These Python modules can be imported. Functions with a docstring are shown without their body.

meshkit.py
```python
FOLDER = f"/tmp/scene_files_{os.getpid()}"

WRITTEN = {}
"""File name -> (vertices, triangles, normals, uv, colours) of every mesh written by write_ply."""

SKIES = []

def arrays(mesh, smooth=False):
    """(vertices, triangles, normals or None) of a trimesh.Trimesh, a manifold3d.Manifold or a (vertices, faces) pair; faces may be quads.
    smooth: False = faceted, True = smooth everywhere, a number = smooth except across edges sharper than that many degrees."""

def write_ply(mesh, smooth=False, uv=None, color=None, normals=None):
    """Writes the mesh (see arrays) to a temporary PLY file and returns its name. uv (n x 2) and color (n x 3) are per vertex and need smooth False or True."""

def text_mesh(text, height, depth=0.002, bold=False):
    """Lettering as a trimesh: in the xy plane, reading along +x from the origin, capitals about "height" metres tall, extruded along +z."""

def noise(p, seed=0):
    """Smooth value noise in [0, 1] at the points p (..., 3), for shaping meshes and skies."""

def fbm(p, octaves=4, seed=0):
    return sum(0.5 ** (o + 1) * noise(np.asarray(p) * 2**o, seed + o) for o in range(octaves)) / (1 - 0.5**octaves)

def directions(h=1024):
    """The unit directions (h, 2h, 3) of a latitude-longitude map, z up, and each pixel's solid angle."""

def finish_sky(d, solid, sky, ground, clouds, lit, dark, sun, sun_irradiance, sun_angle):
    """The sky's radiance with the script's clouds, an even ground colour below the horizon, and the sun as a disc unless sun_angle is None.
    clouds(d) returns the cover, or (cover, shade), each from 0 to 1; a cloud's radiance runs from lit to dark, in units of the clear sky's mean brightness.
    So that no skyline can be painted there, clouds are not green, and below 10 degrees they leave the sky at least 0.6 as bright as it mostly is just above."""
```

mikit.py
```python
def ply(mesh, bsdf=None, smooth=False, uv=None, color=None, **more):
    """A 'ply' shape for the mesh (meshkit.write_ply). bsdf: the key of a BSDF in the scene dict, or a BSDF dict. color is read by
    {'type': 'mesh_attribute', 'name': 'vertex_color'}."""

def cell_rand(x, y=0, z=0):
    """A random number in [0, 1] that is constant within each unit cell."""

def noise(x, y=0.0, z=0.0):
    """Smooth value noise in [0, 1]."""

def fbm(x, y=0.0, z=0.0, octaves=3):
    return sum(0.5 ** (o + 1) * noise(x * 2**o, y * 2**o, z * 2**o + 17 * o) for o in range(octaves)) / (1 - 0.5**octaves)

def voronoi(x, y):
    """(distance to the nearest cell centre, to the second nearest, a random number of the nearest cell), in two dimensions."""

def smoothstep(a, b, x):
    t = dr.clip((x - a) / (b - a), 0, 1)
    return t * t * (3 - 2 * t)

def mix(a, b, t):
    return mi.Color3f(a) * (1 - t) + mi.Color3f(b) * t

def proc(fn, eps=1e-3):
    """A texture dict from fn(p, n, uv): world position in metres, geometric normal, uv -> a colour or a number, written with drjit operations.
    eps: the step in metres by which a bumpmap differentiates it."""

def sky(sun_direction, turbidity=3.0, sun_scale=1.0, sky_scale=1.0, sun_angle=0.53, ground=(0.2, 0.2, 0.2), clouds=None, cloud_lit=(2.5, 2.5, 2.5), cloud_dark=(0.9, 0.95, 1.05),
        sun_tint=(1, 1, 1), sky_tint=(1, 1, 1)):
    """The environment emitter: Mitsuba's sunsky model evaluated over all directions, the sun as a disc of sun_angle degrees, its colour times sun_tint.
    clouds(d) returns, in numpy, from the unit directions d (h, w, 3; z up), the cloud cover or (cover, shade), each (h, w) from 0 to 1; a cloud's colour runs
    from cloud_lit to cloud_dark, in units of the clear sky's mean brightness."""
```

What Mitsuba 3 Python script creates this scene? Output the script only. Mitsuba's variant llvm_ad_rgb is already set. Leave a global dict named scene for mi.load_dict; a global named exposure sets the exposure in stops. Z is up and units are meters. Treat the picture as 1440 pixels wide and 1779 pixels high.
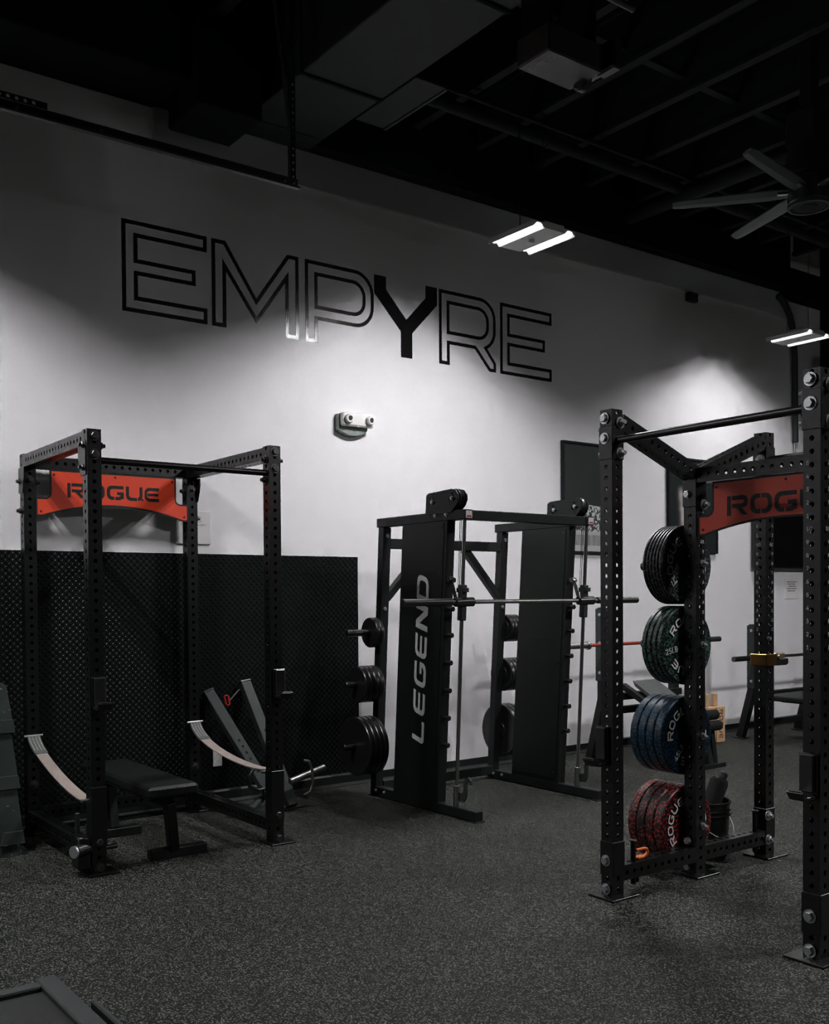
import math, random
import numpy as np, trimesh, mitsuba as mi, drjit as dr
import mikit, meshkit
from shapely.geometry import Polygon, Point, box as sbox, LineString
from shapely.ops import unary_union
from shapely import affinity

random.seed(7); np.random.seed(7)
T = mi.ScalarTransform4f
scene, labels = {}, {}

# ------------------------------------------------------------------ camera
W_, H_ = 1440, 1779
F, YAW, PITCH, ROLL, PY, CAMH = 1761.5232, .9288, -.0195, -.0068, 1068.5555, 1.4238
cy, sy = math.cos(YAW), math.sin(YAW)
fwd = np.array([cy*math.cos(PITCH), sy*math.cos(PITCH), math.sin(PITCH)])
rgt = np.array([sy, -cy, 0.0]); up = np.cross(rgt, fwd)
up2 = -math.sin(ROLL)*rgt + math.cos(ROLL)*up
org = np.array([0, 0, CAMH])
scene['camera'] = {'type': 'perspective', 'fov': math.degrees(2*math.atan(W_/2/F)), 'fov_axis': 'x',
    'principal_point_offset_y': (H_/2 - PY)/H_, 'near_clip': .05, 'far_clip': 60.0,
    'to_world': T().look_at(origin=org.tolist(), target=(org+fwd).tolist(), up=up2.tolist())}
exposure = 0.0
LAMP = 1080.0            # radiance of the lamp strips

# ------------------------------------------------------------------ materials
def principled(base, rough, metal=0.0, spec=0.5, **k):
    b = {'type': 'rgb', 'value': list(base)} if isinstance(base, (tuple, list)) else base
    return {'type': 'principled', 'base_color': b, 'roughness': rough, 'metallic': metal, 'specular': spec, **k}
C3 = mi.Color3f
def fleck(base, col, amt, s):
    """rubber with coloured crumbs"""
    def fn(p, n, uv):
        k = mikit.noise(p.x*s, p.y*s, p.z*s)*.62 + mikit.noise(p.x*s*2.1+7, p.y*s*2.1, p.z*s*2.1)*.38
        big = mikit.noise(p.x*9, p.y*9, p.z*9)
        m = mikit.smoothstep(1-amt-.04, 1-amt+.03, k + .10*(big-.5))
        return mikit.mix(base, col, m)
    return mikit.proc(fn)
def floor_fn(p, n, uv):
    s = 195.0
    a, b, r = mikit.voronoi(p.x*s, p.y*s)
    big = mikit.fbm(p.x*1.3, p.y*1.3, 0.0, 3)
    m = dr.select((r < .33) & (a < .62), .15 + .85*mikit.cell_rand(r*977, 5), 0.0)
    c = mikit.mix((.0028, .0042, .0036), (.168, .169, .144), m)
    return c*(.8 + .4*big)
def wall_fn(p, n, uv):
    k = mikit.fbm(p.x*.9, p.z*.9, p.y, 3)
    return mi.Color3f(.80, .79, .80)*(.965 + .05*k)
def wood_fn(p, n, uv):
    g = mikit.noise(p.x*60 + mikit.noise(p.x*9, p.z*3)*3, p.y*60, p.z*4)
    return mikit.mix((.50, .31, .17), (.66, .44, .26), g)
def leather_fn(p, n, uv):
    return mikit.fbm(p.x*140, p.y*140, p.z*140, 2)
def strap_fn(p, n, uv):
    k = mikit.noise(p.x*300, p.y*40, p.z*40)
    return mikit.mix((.24, .20, .175), (.33, .28, .25), k)
def scuff_fn(p, n, uv):
    k = mikit.noise(p.x*18+p.z*55, p.z*16-p.x*20, p.y*30); q = mikit.noise(p.x*6+9, p.y*6, p.z*6); f = mikit.noise(p.x*90, p.y*90, p.z*90)
    m = dr.select((k > .86) & (q > .45), .8, dr.select((f > .86) & (q > .55), .9, .18*q))
    return mikit.mix((.022, .031, .029), (.22, .26, .24), m)
scene['rack_paint'] = principled((.0030, .0036, .0034), .32, 0, .5)
scene['smith_paint'] = principled((.007, .0088, .0083), .5, 0, .3)
scene['machine_grey'] = principled((.026, .034, .032), .55, 0, .35)
scene['black_plastic'] = principled((.012, .012, .012), .35, 0, .5)
scene['matte_black'] = principled((.010, .011, .011), .8, 0, .2)
scene['zinc'] = principled((.52, .54, .55), .34, .9)
scene['black_bolt'] = principled((.09, .09, .09), .3, .9)
scene['chrome'] = principled((.66, .66, .66), .16, 1.0)
scene['steel_bar'] = principled((.38, .38, .37), .3, 1.0)
scene['dark_steel'] = principled((.10, .105, .10), .3, .95)
scene['red_sign'] = principled((.62, .055, .022), .45, 0, .4)
scene['sign_black'] = principled((.012, .012, .012), .55, 0, .3)
scene['vinyl_black'] = principled((.006, .006, .006), .2, 0, .5)
scene['silver_letter'] = principled((.82, .83, .84), .45, 0, .5)
scene['white_letter'] = principled((.75, .74, .72), .6, 0, .3)
scene['grey_letter'] = principled((.42, .43, .43), .6, 0, .3)
scene['wall_paint'] = principled(mikit.proc(wall_fn), .65, 0, .3)
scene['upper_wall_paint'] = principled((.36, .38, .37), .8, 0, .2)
scene['ceiling_paint'] = principled((.017, .020, .019), .75, 0, .2)
scene['deck_paint'] = principled((.006, .0075, .007), .9, 0, .1)
scene['duct_paint'] = principled((.018, .022, .021), .6, 0, .25)
scene['side_wall_paint'] = principled((.07, .075, .073), .8, 0, .2)
scene['base_rubber'] = principled((.010, .012, .0115), .55, 0, .3)
scene['floor_rubber'] = principled(mikit.proc(floor_fn), .66, 0, .22)
scene['mat_rubber'] = principled((.0040, .0055, .0052), .36, 0, .32)
scene['mat_sheet'] = principled((.0042, .0056, .0053), .7, 0, .12)
scene['upholstery'] = {'type': 'bumpmap', 'arbitrary': mikit.proc(leather_fn), 'scale': .0006,
                       'nested': principled((.006, .0075, .0073), .45, 0, .3)}
scene['strap_web'] = principled(mikit.proc(strap_fn), .8, 0, .2)
scene['strap_sleeve'] = principled((.10, .105, .10), .7, 0, .3)
scene['stitch'] = principled((.35, .35, .33), .8)
scene['scuffed_green'] = principled(mikit.proc(scuff_fn), .5, 0, .4)
scene['plate_iron'] = principled((.010, .010, .010), .3, 0, .55)
scene['bumper_grey'] = principled(fleck((.008, .009, .009), (.07, .085, .08), .40, 105.), .42, 0, .5)
scene['bumper_green'] = principled(fleck((.006, .009, .008), (.045, .10, .075), .44, 105.), .42, 0, .5)
scene['bumper_blue'] = principled(fleck((.004, .010, .016), (.008, .045, .085), .48, 110.), .36, 0, .5)
scene['bumper_red'] = principled(fleck((.010, .008, .008), (.32, .022, .02), .41, 100.), .42, 0, .5)
scene['wood'] = principled(mikit.proc(wood_fn), .55, 0, .4)
scene['wood_ink'] = principled((.10, .05, .03), .7)
scene['white_plastic'] = principled((.72, .71, .69), .45, 0, .5)
scene['grey_plastic'] = principled((.22, .25, .23), .5, 0, .4)
scene['lens'] = principled((.25, .25, .25), .15, .8)
scene['paper'] = principled((.74, .73, .72), .7, 0, .3)
scene['ink'] = principled((.10, .10, .10), .8)
scene['orange'] = principled((.80, .17, .03), .4, 0, .5)
scene['red_grip'] = principled((.55, .03, .02), .4)
scene['red_shaft'] = principled((.38, .06, .05), .35, .5)
scene['gold'] = principled((.20, .105, .03), .35, .9)
scene['brass_pale'] = principled((.62, .54, .38), .3, .9)
scene['bucket_plastic'] = principled((.012, .012, .012), .35, 0, .5)
scene['foam'] = principled((.011, .012, .012), .85, 0, .2)
scene['screen'] = principled((.004, .004, .004), .12, 0, .5)
scene['lamp_white'] = principled((.62, .62, .61), .5, 0, .4)
scene['reflector_white'] = principled((.82, .82, .82), .35, 0, .5)
scene['brown_box'] = principled((.026, .021, .019), .45, .2)
scene['fan_grey'] = principled((.085, .10, .095), .5, 0, .4)
scene['pad_grey'] = principled((.075, .08, .078), .5, 0, .4)

# ------------------------------------------------------------------ mesh helpers
cat = trimesh.util.concatenate
def hull(pts): return trimesh.convex.convex_hull(np.asarray(pts, float))
def bx(x0, x1, y0, y1, z0, z1, b=0.0):
    """box, chamfered by b"""
    if b <= 0:
        return trimesh.creation.box(bounds=[[x0, y0, z0], [x1, y1, z1]])
    b = min(b, .45*min(x1-x0, y1-y0, z1-z0)); pts = []
    for i in (0, 1):
        for j in (0, 1):
            for k in (0, 1):
                c = np.array([x1 if i else x0, y1 if j else y0, z1 if k else z0])
                s = np.array([-1 if i else 1, -1 if j else 1, -1 if k else 1])*b
                for ax in range(3):
                    d = s.copy(); d[ax] = 0; pts.append(c + d)
    return hull(pts)
def frame(o, ex, ey, ez=None):
    ex, ey = np.array(ex, float), np.array(ey, float); ez = np.cross(ex, ey) if ez is None else np.array(ez, float)
    m = np.eye(4); m[:3, 0], m[:3, 1], m[:3, 2], m[:3, 3] = ex, ey, ez, o
    return m
def tf(m, M):
    m = m.copy(); m.apply_transform(M); return m
def axis_frame(p0, p1, upv=(0, 0, 1)):
    p0, p1 = np.array(p0, float), np.array(p1, float); z = (p1-p0)/np.linalg.norm(p1-p0)
    x = np.cross(np.array(upv, float), z)
    if np.linalg.norm(x) < 1e-6: x = np.cross([1, 0, 0], z)
    x /= np.linalg.norm(x)
    return frame(p0, x, np.cross(z, x), z)
def cyl(p0, p1, r, n=16, r2=None, ch=0.0):
    L = np.linalg.norm(np.array(p1, float)-np.array(p0, float)); r2 = r if r2 is None else r2
    if ch > 0: prof = [[0, 0], [r-ch, 0], [r, ch], [r2, L-ch], [r2-ch, L], [0, L]]
    else: prof = [[0, 0], [r, 0], [r2, L], [0, L]]
    return tf(trimesh.creation.revolve(np.array(prof), sections=n), axis_frame(p0, p1))
def lathe(prof, n=48): return trimesh.creation.revolve(np.array(prof, float), sections=n)
def bar(p0, p1, w, h, upv=(0, 0, 1), b=.003):
    """rectangular bar; w across, h along upv"""
    L = np.linalg.norm(np.array(p1, float)-np.array(p0, float))
    return tf(bx(-w/2, w/2, -h/2, h/2, 0, L, b), axis_frame(p0, p1, upv))
def sweep(pts, r, n=8, closed=False):
    p = np.array(pts, float); t = np.gradient(p, axis=0)
    if closed: t = np.roll(p, -1, 0)-np.roll(p, 1, 0)
    t /= np.linalg.norm(t, axis=1, keepdims=True)+1e-12
    a = np.cross(t[0], [0, 0, 1.]); 
    if np.linalg.norm(a) < .1: a = np.cross(t[0], [1., 0, 0])
    fr = []
    for i in range(len(p)):
        a = a-t[i]*np.dot(a, t[i]); a /= np.linalg.norm(a); fr.append((a, np.cross(t[i], a)))
    ang = np.arange(n)*2*np.pi/n
    v = np.concatenate([p[i]+r*(np.cos(ang)[:, None]*fr[i][0]+np.sin(ang)[:, None]*fr[i][1]) for i in range(len(p))])
    f = []; m = len(p)
    for i in range(m if closed else m-1):
        for j in range(n):
            q = [i*n+j, i*n+(j+1) % n, ((i+1) % m)*n+(j+1) % n, ((i+1) % m)*n+j]; f += [[q[0], q[1], q[2]], [q[0], q[2], q[3]]]
    if not closed:
        v = np.vstack([v, p[0], p[-1]]); k = len(v)-2
        f += [[k, (j+1) % n, j] for j in range(n)]+[[k+1, (m-1)*n+j, (m-1)*n+(j+1) % n] for j in range(n)]
    return trimesh.Trimesh(v, f, process=False)
def arc(c, ex, ey, r, a0, a1, n=12):
    c, ex, ey = np.array(c, float), np.array(ex, float), np.array(ey, float)
    return [c+r*(math.cos(a)*ex+math.sin(a)*ey) for a in np.linspace(math.radians(a0), math.radians(a1), n)]
def extr(poly, h):
    gs = [g for g in getattr(poly, 'geoms', [poly]) if g.area > 1e-9]
    return cat([trimesh.creation.extrude_polygon(g, h, engine='earcut') for g in gs])
def place(poly, h, o, ex, ey): return tf(extr(poly, h), frame(o, ex, ey))
def disc(r, n=12): return Polygon([(r*math.cos(a), r*math.sin(a)) for a in np.arange(n)*2*math.pi/n])
_pt = {}
def ptube(L, w=.073, t=.005, r=.0108, pitch=.0508, off=.0254, skip=.0):
    """square tube with a row of holes in every wall; axis +z, centred"""
    key = (round(L, 4), w, pitch, r, off)
    if key not in _pt:
        base = sbox(-w/2, 0, w/2, L)
        holes = [affinity.translate(disc(r, 12), 0, z) for z in np.arange(off, L-.012, pitch)]
        a = Polygon(base.exterior.coords, [h.exterior.coords for h in holes])
        sh = extr(a, t)                                   # plate in xy, thickness +z
        pl = tf(sh, frame([0, -w/2, 0], [1, 0, 0], [0, 0, 1], [0, -1, 0])); pl.apply_translation([0, t, 0])
        if np.linalg.det(frame([0, 0, 0], [1, 0, 0], [0, 0, 1], [0, -1, 0])[:3, :3]) < 0: pl.invert()
        _pt[key] = cat([tf(pl, trimesh.transformations.rotation_matrix(k*math.pi/2, [0, 0, 1])) for k in range(4)])
    return _pt[key]
def pbeam(p0, p1, upv=(0, 0, 1), **k):
    return tf(ptube(np.linalg.norm(np.array(p1, float)-np.array(p0, float)), **k), axis_frame(p0, p1, upv))
def hexbolt(p, n, r=.019, washer=.027, h=.014, nut=False):
    """hexagon head with its washer; stands on p along n"""
    p, n = np.array(p, float), np.array(n, float)
    m = [cyl(p, p+n*.004, washer, 20), cyl(p+n*.004, p+n*(.004+h), r, 6, ch=.002)]
    if nut: m.append(cyl(p+n*.018, p+n*.032, r*.55, 10))
    return cat(m)
def plate_prof(r, t, hub=.055, lip=.02):
    """bumper plate, axis z from 0 to t"""
    d = min(.006, t*.2); c = min(.006, t*.3)
    return [[.026, 0], [hub, 0], [hub+.01, d], [r-lip-.012, d], [r-lip, 0], [r-c, 0], [r, c], [r, t-c], [r-c, t], [r-lip, t], [r-lip-.012, t-d], [hub+.01, t-d], [hub, t], [.026, t], [.026, 0]]

# ------------------------------------------------------------------ scene entries
def numbered(k):
    if k not in scene and k not in labels and not any(s.startswith(k+'__') for s in scene): return k
    i = 1
    while f'{k}_{i:03d}' in labels or f'{k}_{i:03d}' in scene: i += 1
    return f'{k}_{i:03d}'
def thing(name, label, category, group=None):
    k = numbered(name); labels[k] = {'label': label, 'category': category}
    if group: labels[k]['group'] = group
    return k
def part(parent, name, mesh, m, smooth=False, label=None, to=None, **more):
    k = parent+'__'+name
    if k in scene:
        i = 1
        while f'{k}_{i:03d}' in scene: i += 1
        k = f'{k}_{i:03d}'
    d = mesh if isinstance(mesh, dict) else mikit.ply(mesh, m, smooth=smooth, **more)
    d = dict(d)
    if isinstance(mesh, dict): d['bsdf'] = {'type': 'ref', 'id': m}
    if to is not None: d['to_world'] = T(to.tolist() if hasattr(to, 'tolist') else to)
    scene[k] = d
    if label: labels[k] = {'label': label}
    return k
def single(name, mesh, m, label, category, group=None, smooth=False, to=None):
    k = numbered(name); d = dict(mesh) if isinstance(mesh, dict) else mikit.ply(mesh, m, smooth=smooth)
    if isinstance(mesh, dict): d['bsdf'] = {'type': 'ref', 'id': m}
    if to is not None: d['to_world'] = T(to.tolist())
    scene[k] = d; labels[k] = {'label': label, 'category': category}
    if group: labels[k]['group'] = group
    return k
def struct(name, mesh, m, label, category, smooth=False):
    scene[name] = mikit.ply(mesh, m, smooth=smooth); labels[name] = {'label': label, 'category': category, 'kind': 'structure'}
    return name

# ================================================================== THE ROOM
WY = 6.40
struct('floor', bx(-4, 14, -5, WY+.1, -.1, 0), 'floor_rubber', 'black rubber gym floor with fine pale flecks', 'floor')
wb = struct('wall_back', bx(-4, 14, WY, WY+.15, 0, 5.4), 'wall_paint', 'white painted gym wall behind the racks', 'wall')
struct('wall_left', bx(-4.15, -4, -5, WY, 0, 5.4), 'side_wall_paint', 'grey side wall out of view', 'wall')
struct('wall_right', bx(14, 14.15, -5, WY, 0, 5.4), 'side_wall_paint', 'grey end wall beyond the dark column', 'wall')
struct('wall_front', bx(-4, 14, -5.15, -5, 0, 5.4), 'side_wall_paint', 'grey wall behind the viewer', 'wall')
cl = struct('ceiling', bx(-4, 14, -5, WY, 5.4, 5.55), 'deck_paint', 'black painted roof deck above the joists', 'ceiling')
for i in range(15):
    x = 4.70+.6246*(i-3)
    if 3.12 < x < 3.9: continue
    part(cl, 'joist', cat([bx(x-.035, x+.035, -5, 6.23, 4.983, 5.013), bx(x-.008, x+.008, -5, 6.23, 5.013, 5.36), bx(x-.035, x+.035, -5, 6.23, 5.36, 5.4)]), 'ceiling_paint')
for y in (1.64, 3.28, 4.71):
    part(cl, 'bridging_strip', bx(4.0, 14, y-.03, y+.03, 5.105, 5.135), 'ceiling_paint')
part(cl, 'ledger_beam', cat([bx(-4, 9.65, 6.24, WY, 4.635, 5.4), bx(9.65, 14, 6.24, WY, 4.574, 4.86)]), 'deck_paint')
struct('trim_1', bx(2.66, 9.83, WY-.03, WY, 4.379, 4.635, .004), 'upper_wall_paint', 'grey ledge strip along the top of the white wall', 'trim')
# cove base: wall strip and the thin toe lying on the floor
struct('baseboard_back', cat([bx(-4, 14, WY-.008, WY, 0, .076), hull([[x, y, z] for x in (-4, 14) for y, z in ((WY-.03, 0), (WY-.03, .004), (WY-.008, .022), (WY-.008, 0))])]),
       'base_rubber', 'black rubber baseboard along the foot of the white wall', 'baseboard')
# far right: dark column with a black panel
k = thing('steel_column', 'black column at the right edge of the white wall', 'column'); labels[k]['kind'] = 'structure'
part(k, 'shaft', bx(10.465, 10.86, 6.144, WY, 0, 5.4, .01), 'matte_black')
part(k, 'panel', bx(10.22, 10.96, 6.07, 6.135, 2.52, 4.04, .01), 'matte_black')

# ------------------------------------------------------------------ wall lettering EMPYRE (measured on the wall, metres)
ST, LN = .104, .0262
def wall_plan(p): return affinity.affine_transform(p, [1.024, 0, 0, 1.024, 0, -.0342])    # lettering plan to its size on the wall
def outline(p): return p.difference(p.buffer(-LN, join_style=2))
z0, z1 = 3.234, 3.814
def letE(x, w, wm):
    return unary_union([sbox(x, z0, x+ST, z1), sbox(x, z1-ST, x+w, z1), sbox(x, z0, x+w, z0+ST), sbox(x, 3.472, x+wm, 3.574)])
def rrect(x0, y0, x1, y1, r, sides='r'):
    """box with its right corners rounded"""
    b = sbox(x0, y0, x1, y1); q = b.buffer(-r, join_style=2).buffer(r, quad_segs=10)
    return q.union(sbox(x0, y0, x0+r*1.2, y1))
def letP(x, w, zb):
    o = rrect(x, zb, x+w, z1, .165); i = rrect(x+ST, zb+ST, x+w-ST+.005, z1-ST, .085)
    return unary_union([o, sbox(x, z0, x+ST, z1)]).difference(i)
M_ = Polygon([(3.003, z1), (3.105, z1), (3.335, 3.468), (3.579, z1), (3.670, z1), (3.670, z0), (3.562, z0), (3.562, 3.615), (3.335, 3.295), (3.108, 3.612), (3.108, z0), (3.003, z0)])
Y_ = Polygon([(4.317, z1), (4.426, z1), (4.426, 3.719), (4.613, 3.522), (4.798, 3.717), (4.799, z1), (4.910, z1), (4.910, 3.679), (4.667, 3.427), (4.667, z0), (4.561, z0), (4.561, 3.427), (4.317, 3.677)])
leg = Polygon([(5.29, 3.402), (5.448, z0), (5.519, z0), (5.519, 3.307), (5.405, 3.44)])
R_ = unary_union([letP(4.930, .586, 3.397), leg])
k = thing('wall_lettering', 'large black outlined word EMPYRE high on the white wall', 'lettering')
for nm, pg, solid in (('letter_e', letE(2.387, .582, .5), 0), ('letter_m', M_, 0), ('letter_p', letP(3.722, .59, 3.397), 0), ('letter_y', Y_, 1), ('letter_r', R_, 0), ('letter_e', letE(5.566, .583, .505), 0)):
    part(k, nm, place(wall_plan(pg if solid else outline(pg)), .002, [0, WY-.0005, 0], [1, 0, 0], [0, 0, 1]), 'vinyl_black', label='solid filled black letter Y' if solid else None)

# ------------------------------------------------------------------ generic letters for the signs
def rr(x0, y0, x1, y1, r): return sbox(x0, y0, x1, y1).buffer(-r, join_style=2).buffer(r, quad_segs=6)
def word_rogue(stencil=True, s=.22, w=1.22, gap=.16):
    L = []; q = .07 if stencil else 0
    O = rr(0, 0, w, 1, .36).difference(rr(s, s, w-s, 1-s, .2))
    # R
    R = unary_union([rr(0, .38, w, 1, .26).difference(rr(s, .58, w-s, 1-s, .08)).union(sbox(0, .38, s, 1)), sbox(0, 0, s, 1), Polygon([(.5, .42), (.80, .42), (w, 0), (w-.3, 0)])]).difference(sbox(0, .58, s*.0+.001, .581))
    R = R.union(sbox(s*.0, 1-s, .5, 1)).difference(sbox(s, .58, .45, 1-s))
    if stencil: R = R.difference(sbox(s, -.1, s+q, 1.1))
    L.append(R)
    o = O.difference(sbox(w/2-q/2, -.1, w/2+q/2, 1.1)) if stencil else O
    L.append(o)
    G = O.difference(sbox(w*.55, .52, w+.1, 1-s)).union(sbox(w*.6, .36, w, .56)).union(sbox(w-s, .1, w, .5)).union(sbox(w*.5, 1-s, w-.02, 1))
    if stencil: G = G.difference(sbox(w/2-q/2-.04, -.1, w/2+q/2-.04, .5))
    L.append(G)
    U = rr(0, 0, w, 1.6, .36).difference(rr(s, s, w-s, 1.6, .2)).intersection(sbox(0, 0, w, 1))
    if stencil: U = U.difference(sbox(w*.66, -.1, w*.66+q, .4))
    L.append(U)
    Eb = rr(0, 0, w*1.5, 1, .36).intersection(sbox(0, 0, w*.9, 1)); Ei = rr(s, s, w*1.5, 1-s, .2).intersection(sbox(0, 0, w, 1))
    E = Eb.difference(Ei).union(sbox(s*.9, .5-s*.42, w*.85, .5+s*.42))
    if stencil: E = E.difference(sbox(s*.85, .3, s*.85+q*.6, .7))
    L.append(E)
    out, x = [], 0
    for g in L:
        out.append(affinity.translate(g, x, 0)); x += w+gap
    return out, x-gap
def word_legend():
    s, w = .2, 1.0
    ring = rr(0, 0, w, 1, .3).difference(rr(s, s, w-s, 1-s, .14))
    Lc = rr(0, 0, w*1.6, 1.6, .2).difference(rr(s, s, w*1.6, 1.7, .1)).intersection(sbox(0, 0, w*.9, 1))
    Eb = rr(0, 0, w*1.6, 1, .3).intersection(sbox(0, 0, w*.92, 1)).difference(rr(s, s, w*1.6, 1-s, .14)).union(sbox(s*.9, .41, w*.88, .59))
    G = ring.difference(sbox(w*.5, .52, w+.1, 1-s)).union(sbox(w*.52, .38, w, .55)).union(sbox(w*.5, 1-s, w*.95, 1))
    N = unary_union([sbox(0, 0, s*1.15, 1), sbox(w-s*1.15, 0, w, 1), Polygon([(0, 1), (s*1.5, 1), (w, 0), (w-s*1.5, 0)])])
    D = rr(-.5, 0, w, 1, .34).intersection(sbox(0, 0, w, 1)).difference(rr(-.5, s, w-s, 1-s, .18).intersection(sbox(s, 0, w, 1)))
    out, x = [], 0
    for g, ww in ((Lc, .95), (Eb, .97), (G, 1.0), (Eb, .97), (N, 1.0), (D, 1.0)):
        out.append(affinity.translate(g, x, 0)); x += ww+.17
    out = [affinity.affine_transform(g, [1, .22, 0, 1, 0, 0]) for g in out]
    return out, x-.17
ROGUE_S, ROGUE_SW = word_rogue(True)
ROGUE_P, ROGUE_PW = word_rogue(False, .2, 1.1, .22)
LEGEND, LEGEND_W = word_legend()
_txt = {}
def text(t, h, depth=.0006):
    if (t, h) not in _txt: _txt[(t, h)] = meshkit.text_mesh(t, h, depth)
    return _txt[(t, h)]

# ================================================================== RACKS
RW = .073; RH = 2.286
def upright(root, x, y, h=RH, base=(-.055, .055, -.055, .055), m='rack_paint'):
    part(root, 'upright', tf(ptube(h-.012), frame([x+RW/2, y+RW/2, .010], [1, 0, 0], [0, 1, 0])), m)
    part(root, 'top_cap', bx(x+.005, x+RW-.005, y+.005, y+RW-.005, h-.008, h-.001), m)
    a, b, c, d = base
    part(root, 'base_plate', bx(x+a, x+RW+b, y+c, y+RW+d, 0, .010, .002), m)
def bolt(root, p, n, m, **k): part(root, 'bolt', hexbolt(p, n, **k), m)
def sign_poly(w, h, arch):
    """red header: a deep middle with two ears and an arched lower edge, x 0..w, y 0 (top) .. -h"""
    ear, n = .085, 24
    top = [(ear, 0), (w-ear, 0)]
    cut_r = [(w-ear, -h*.50)] + [(w-ear+.03-.03*math.cos(a), -h*.50-.03*math.sin(a)) for a in np.linspace(.2, math.pi/2, 6)] + [(w, -h*.50-.03)]
    low_r = [(w, -h)]
    archp = [(w-.04-(w-.08)*t, -h+arch*(1-(2*t-1)**2)) for t in np.linspace(0, 1, n)]
    cut_l = [(0, -h), (0, -h*.50-.03)] + [(ear-.03+.03*math.cos(a), -h*.50-.03*math.sin(a)) for a in np.linspace(math.pi/2, .2, 6)] + [(ear, -h*.50)]
    return Polygon(top+cut_r+low_r+archp+cut_l).buffer(0)
def add_sign(root, o, ex, ez, w, h, arch, lw, lz, label):
    """steel backing, red face, black letters, screws; ex along the sign, ez up, the face looks along ex x ez"""
    o, ex, ez = np.array(o, float), np.array(ex, float), np.array(ez, float); n = np.cross(ex, ez)
    P = sign_poly(w, h, arch)
    s = part(root, 'header_sign', place(P, .005, o, ex, ez), 'sign_black', label=label)
    part(s, 'red_face', place(P.buffer(-.010, join_style=2), .0012, o+n*.005, ex, ez), 'red_sign')
    sc = lw/ROGUE_SW
    for g in ROGUE_S:
        part(s, 'letter', place(affinity.scale(g, sc, sc, origin=(0, 0)), .001, o+n*.0062+ex*(w-lw)/2+ez*lz, ex, ez), 'sign_black')
    for u, v in ((.11, -.03), (w/2, -.025), (w-.11, -.03), (.03, -h+.03), (w-.03, -h+.03), (w*.32, -h*.55), (w*.68, -h*.55)):
        part(s, 'screw', cyl(o+ex*u+ez*v+n*.0062, o+ex*u+ez*v+n*.009, .006, 8), 'sign_black')

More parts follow.
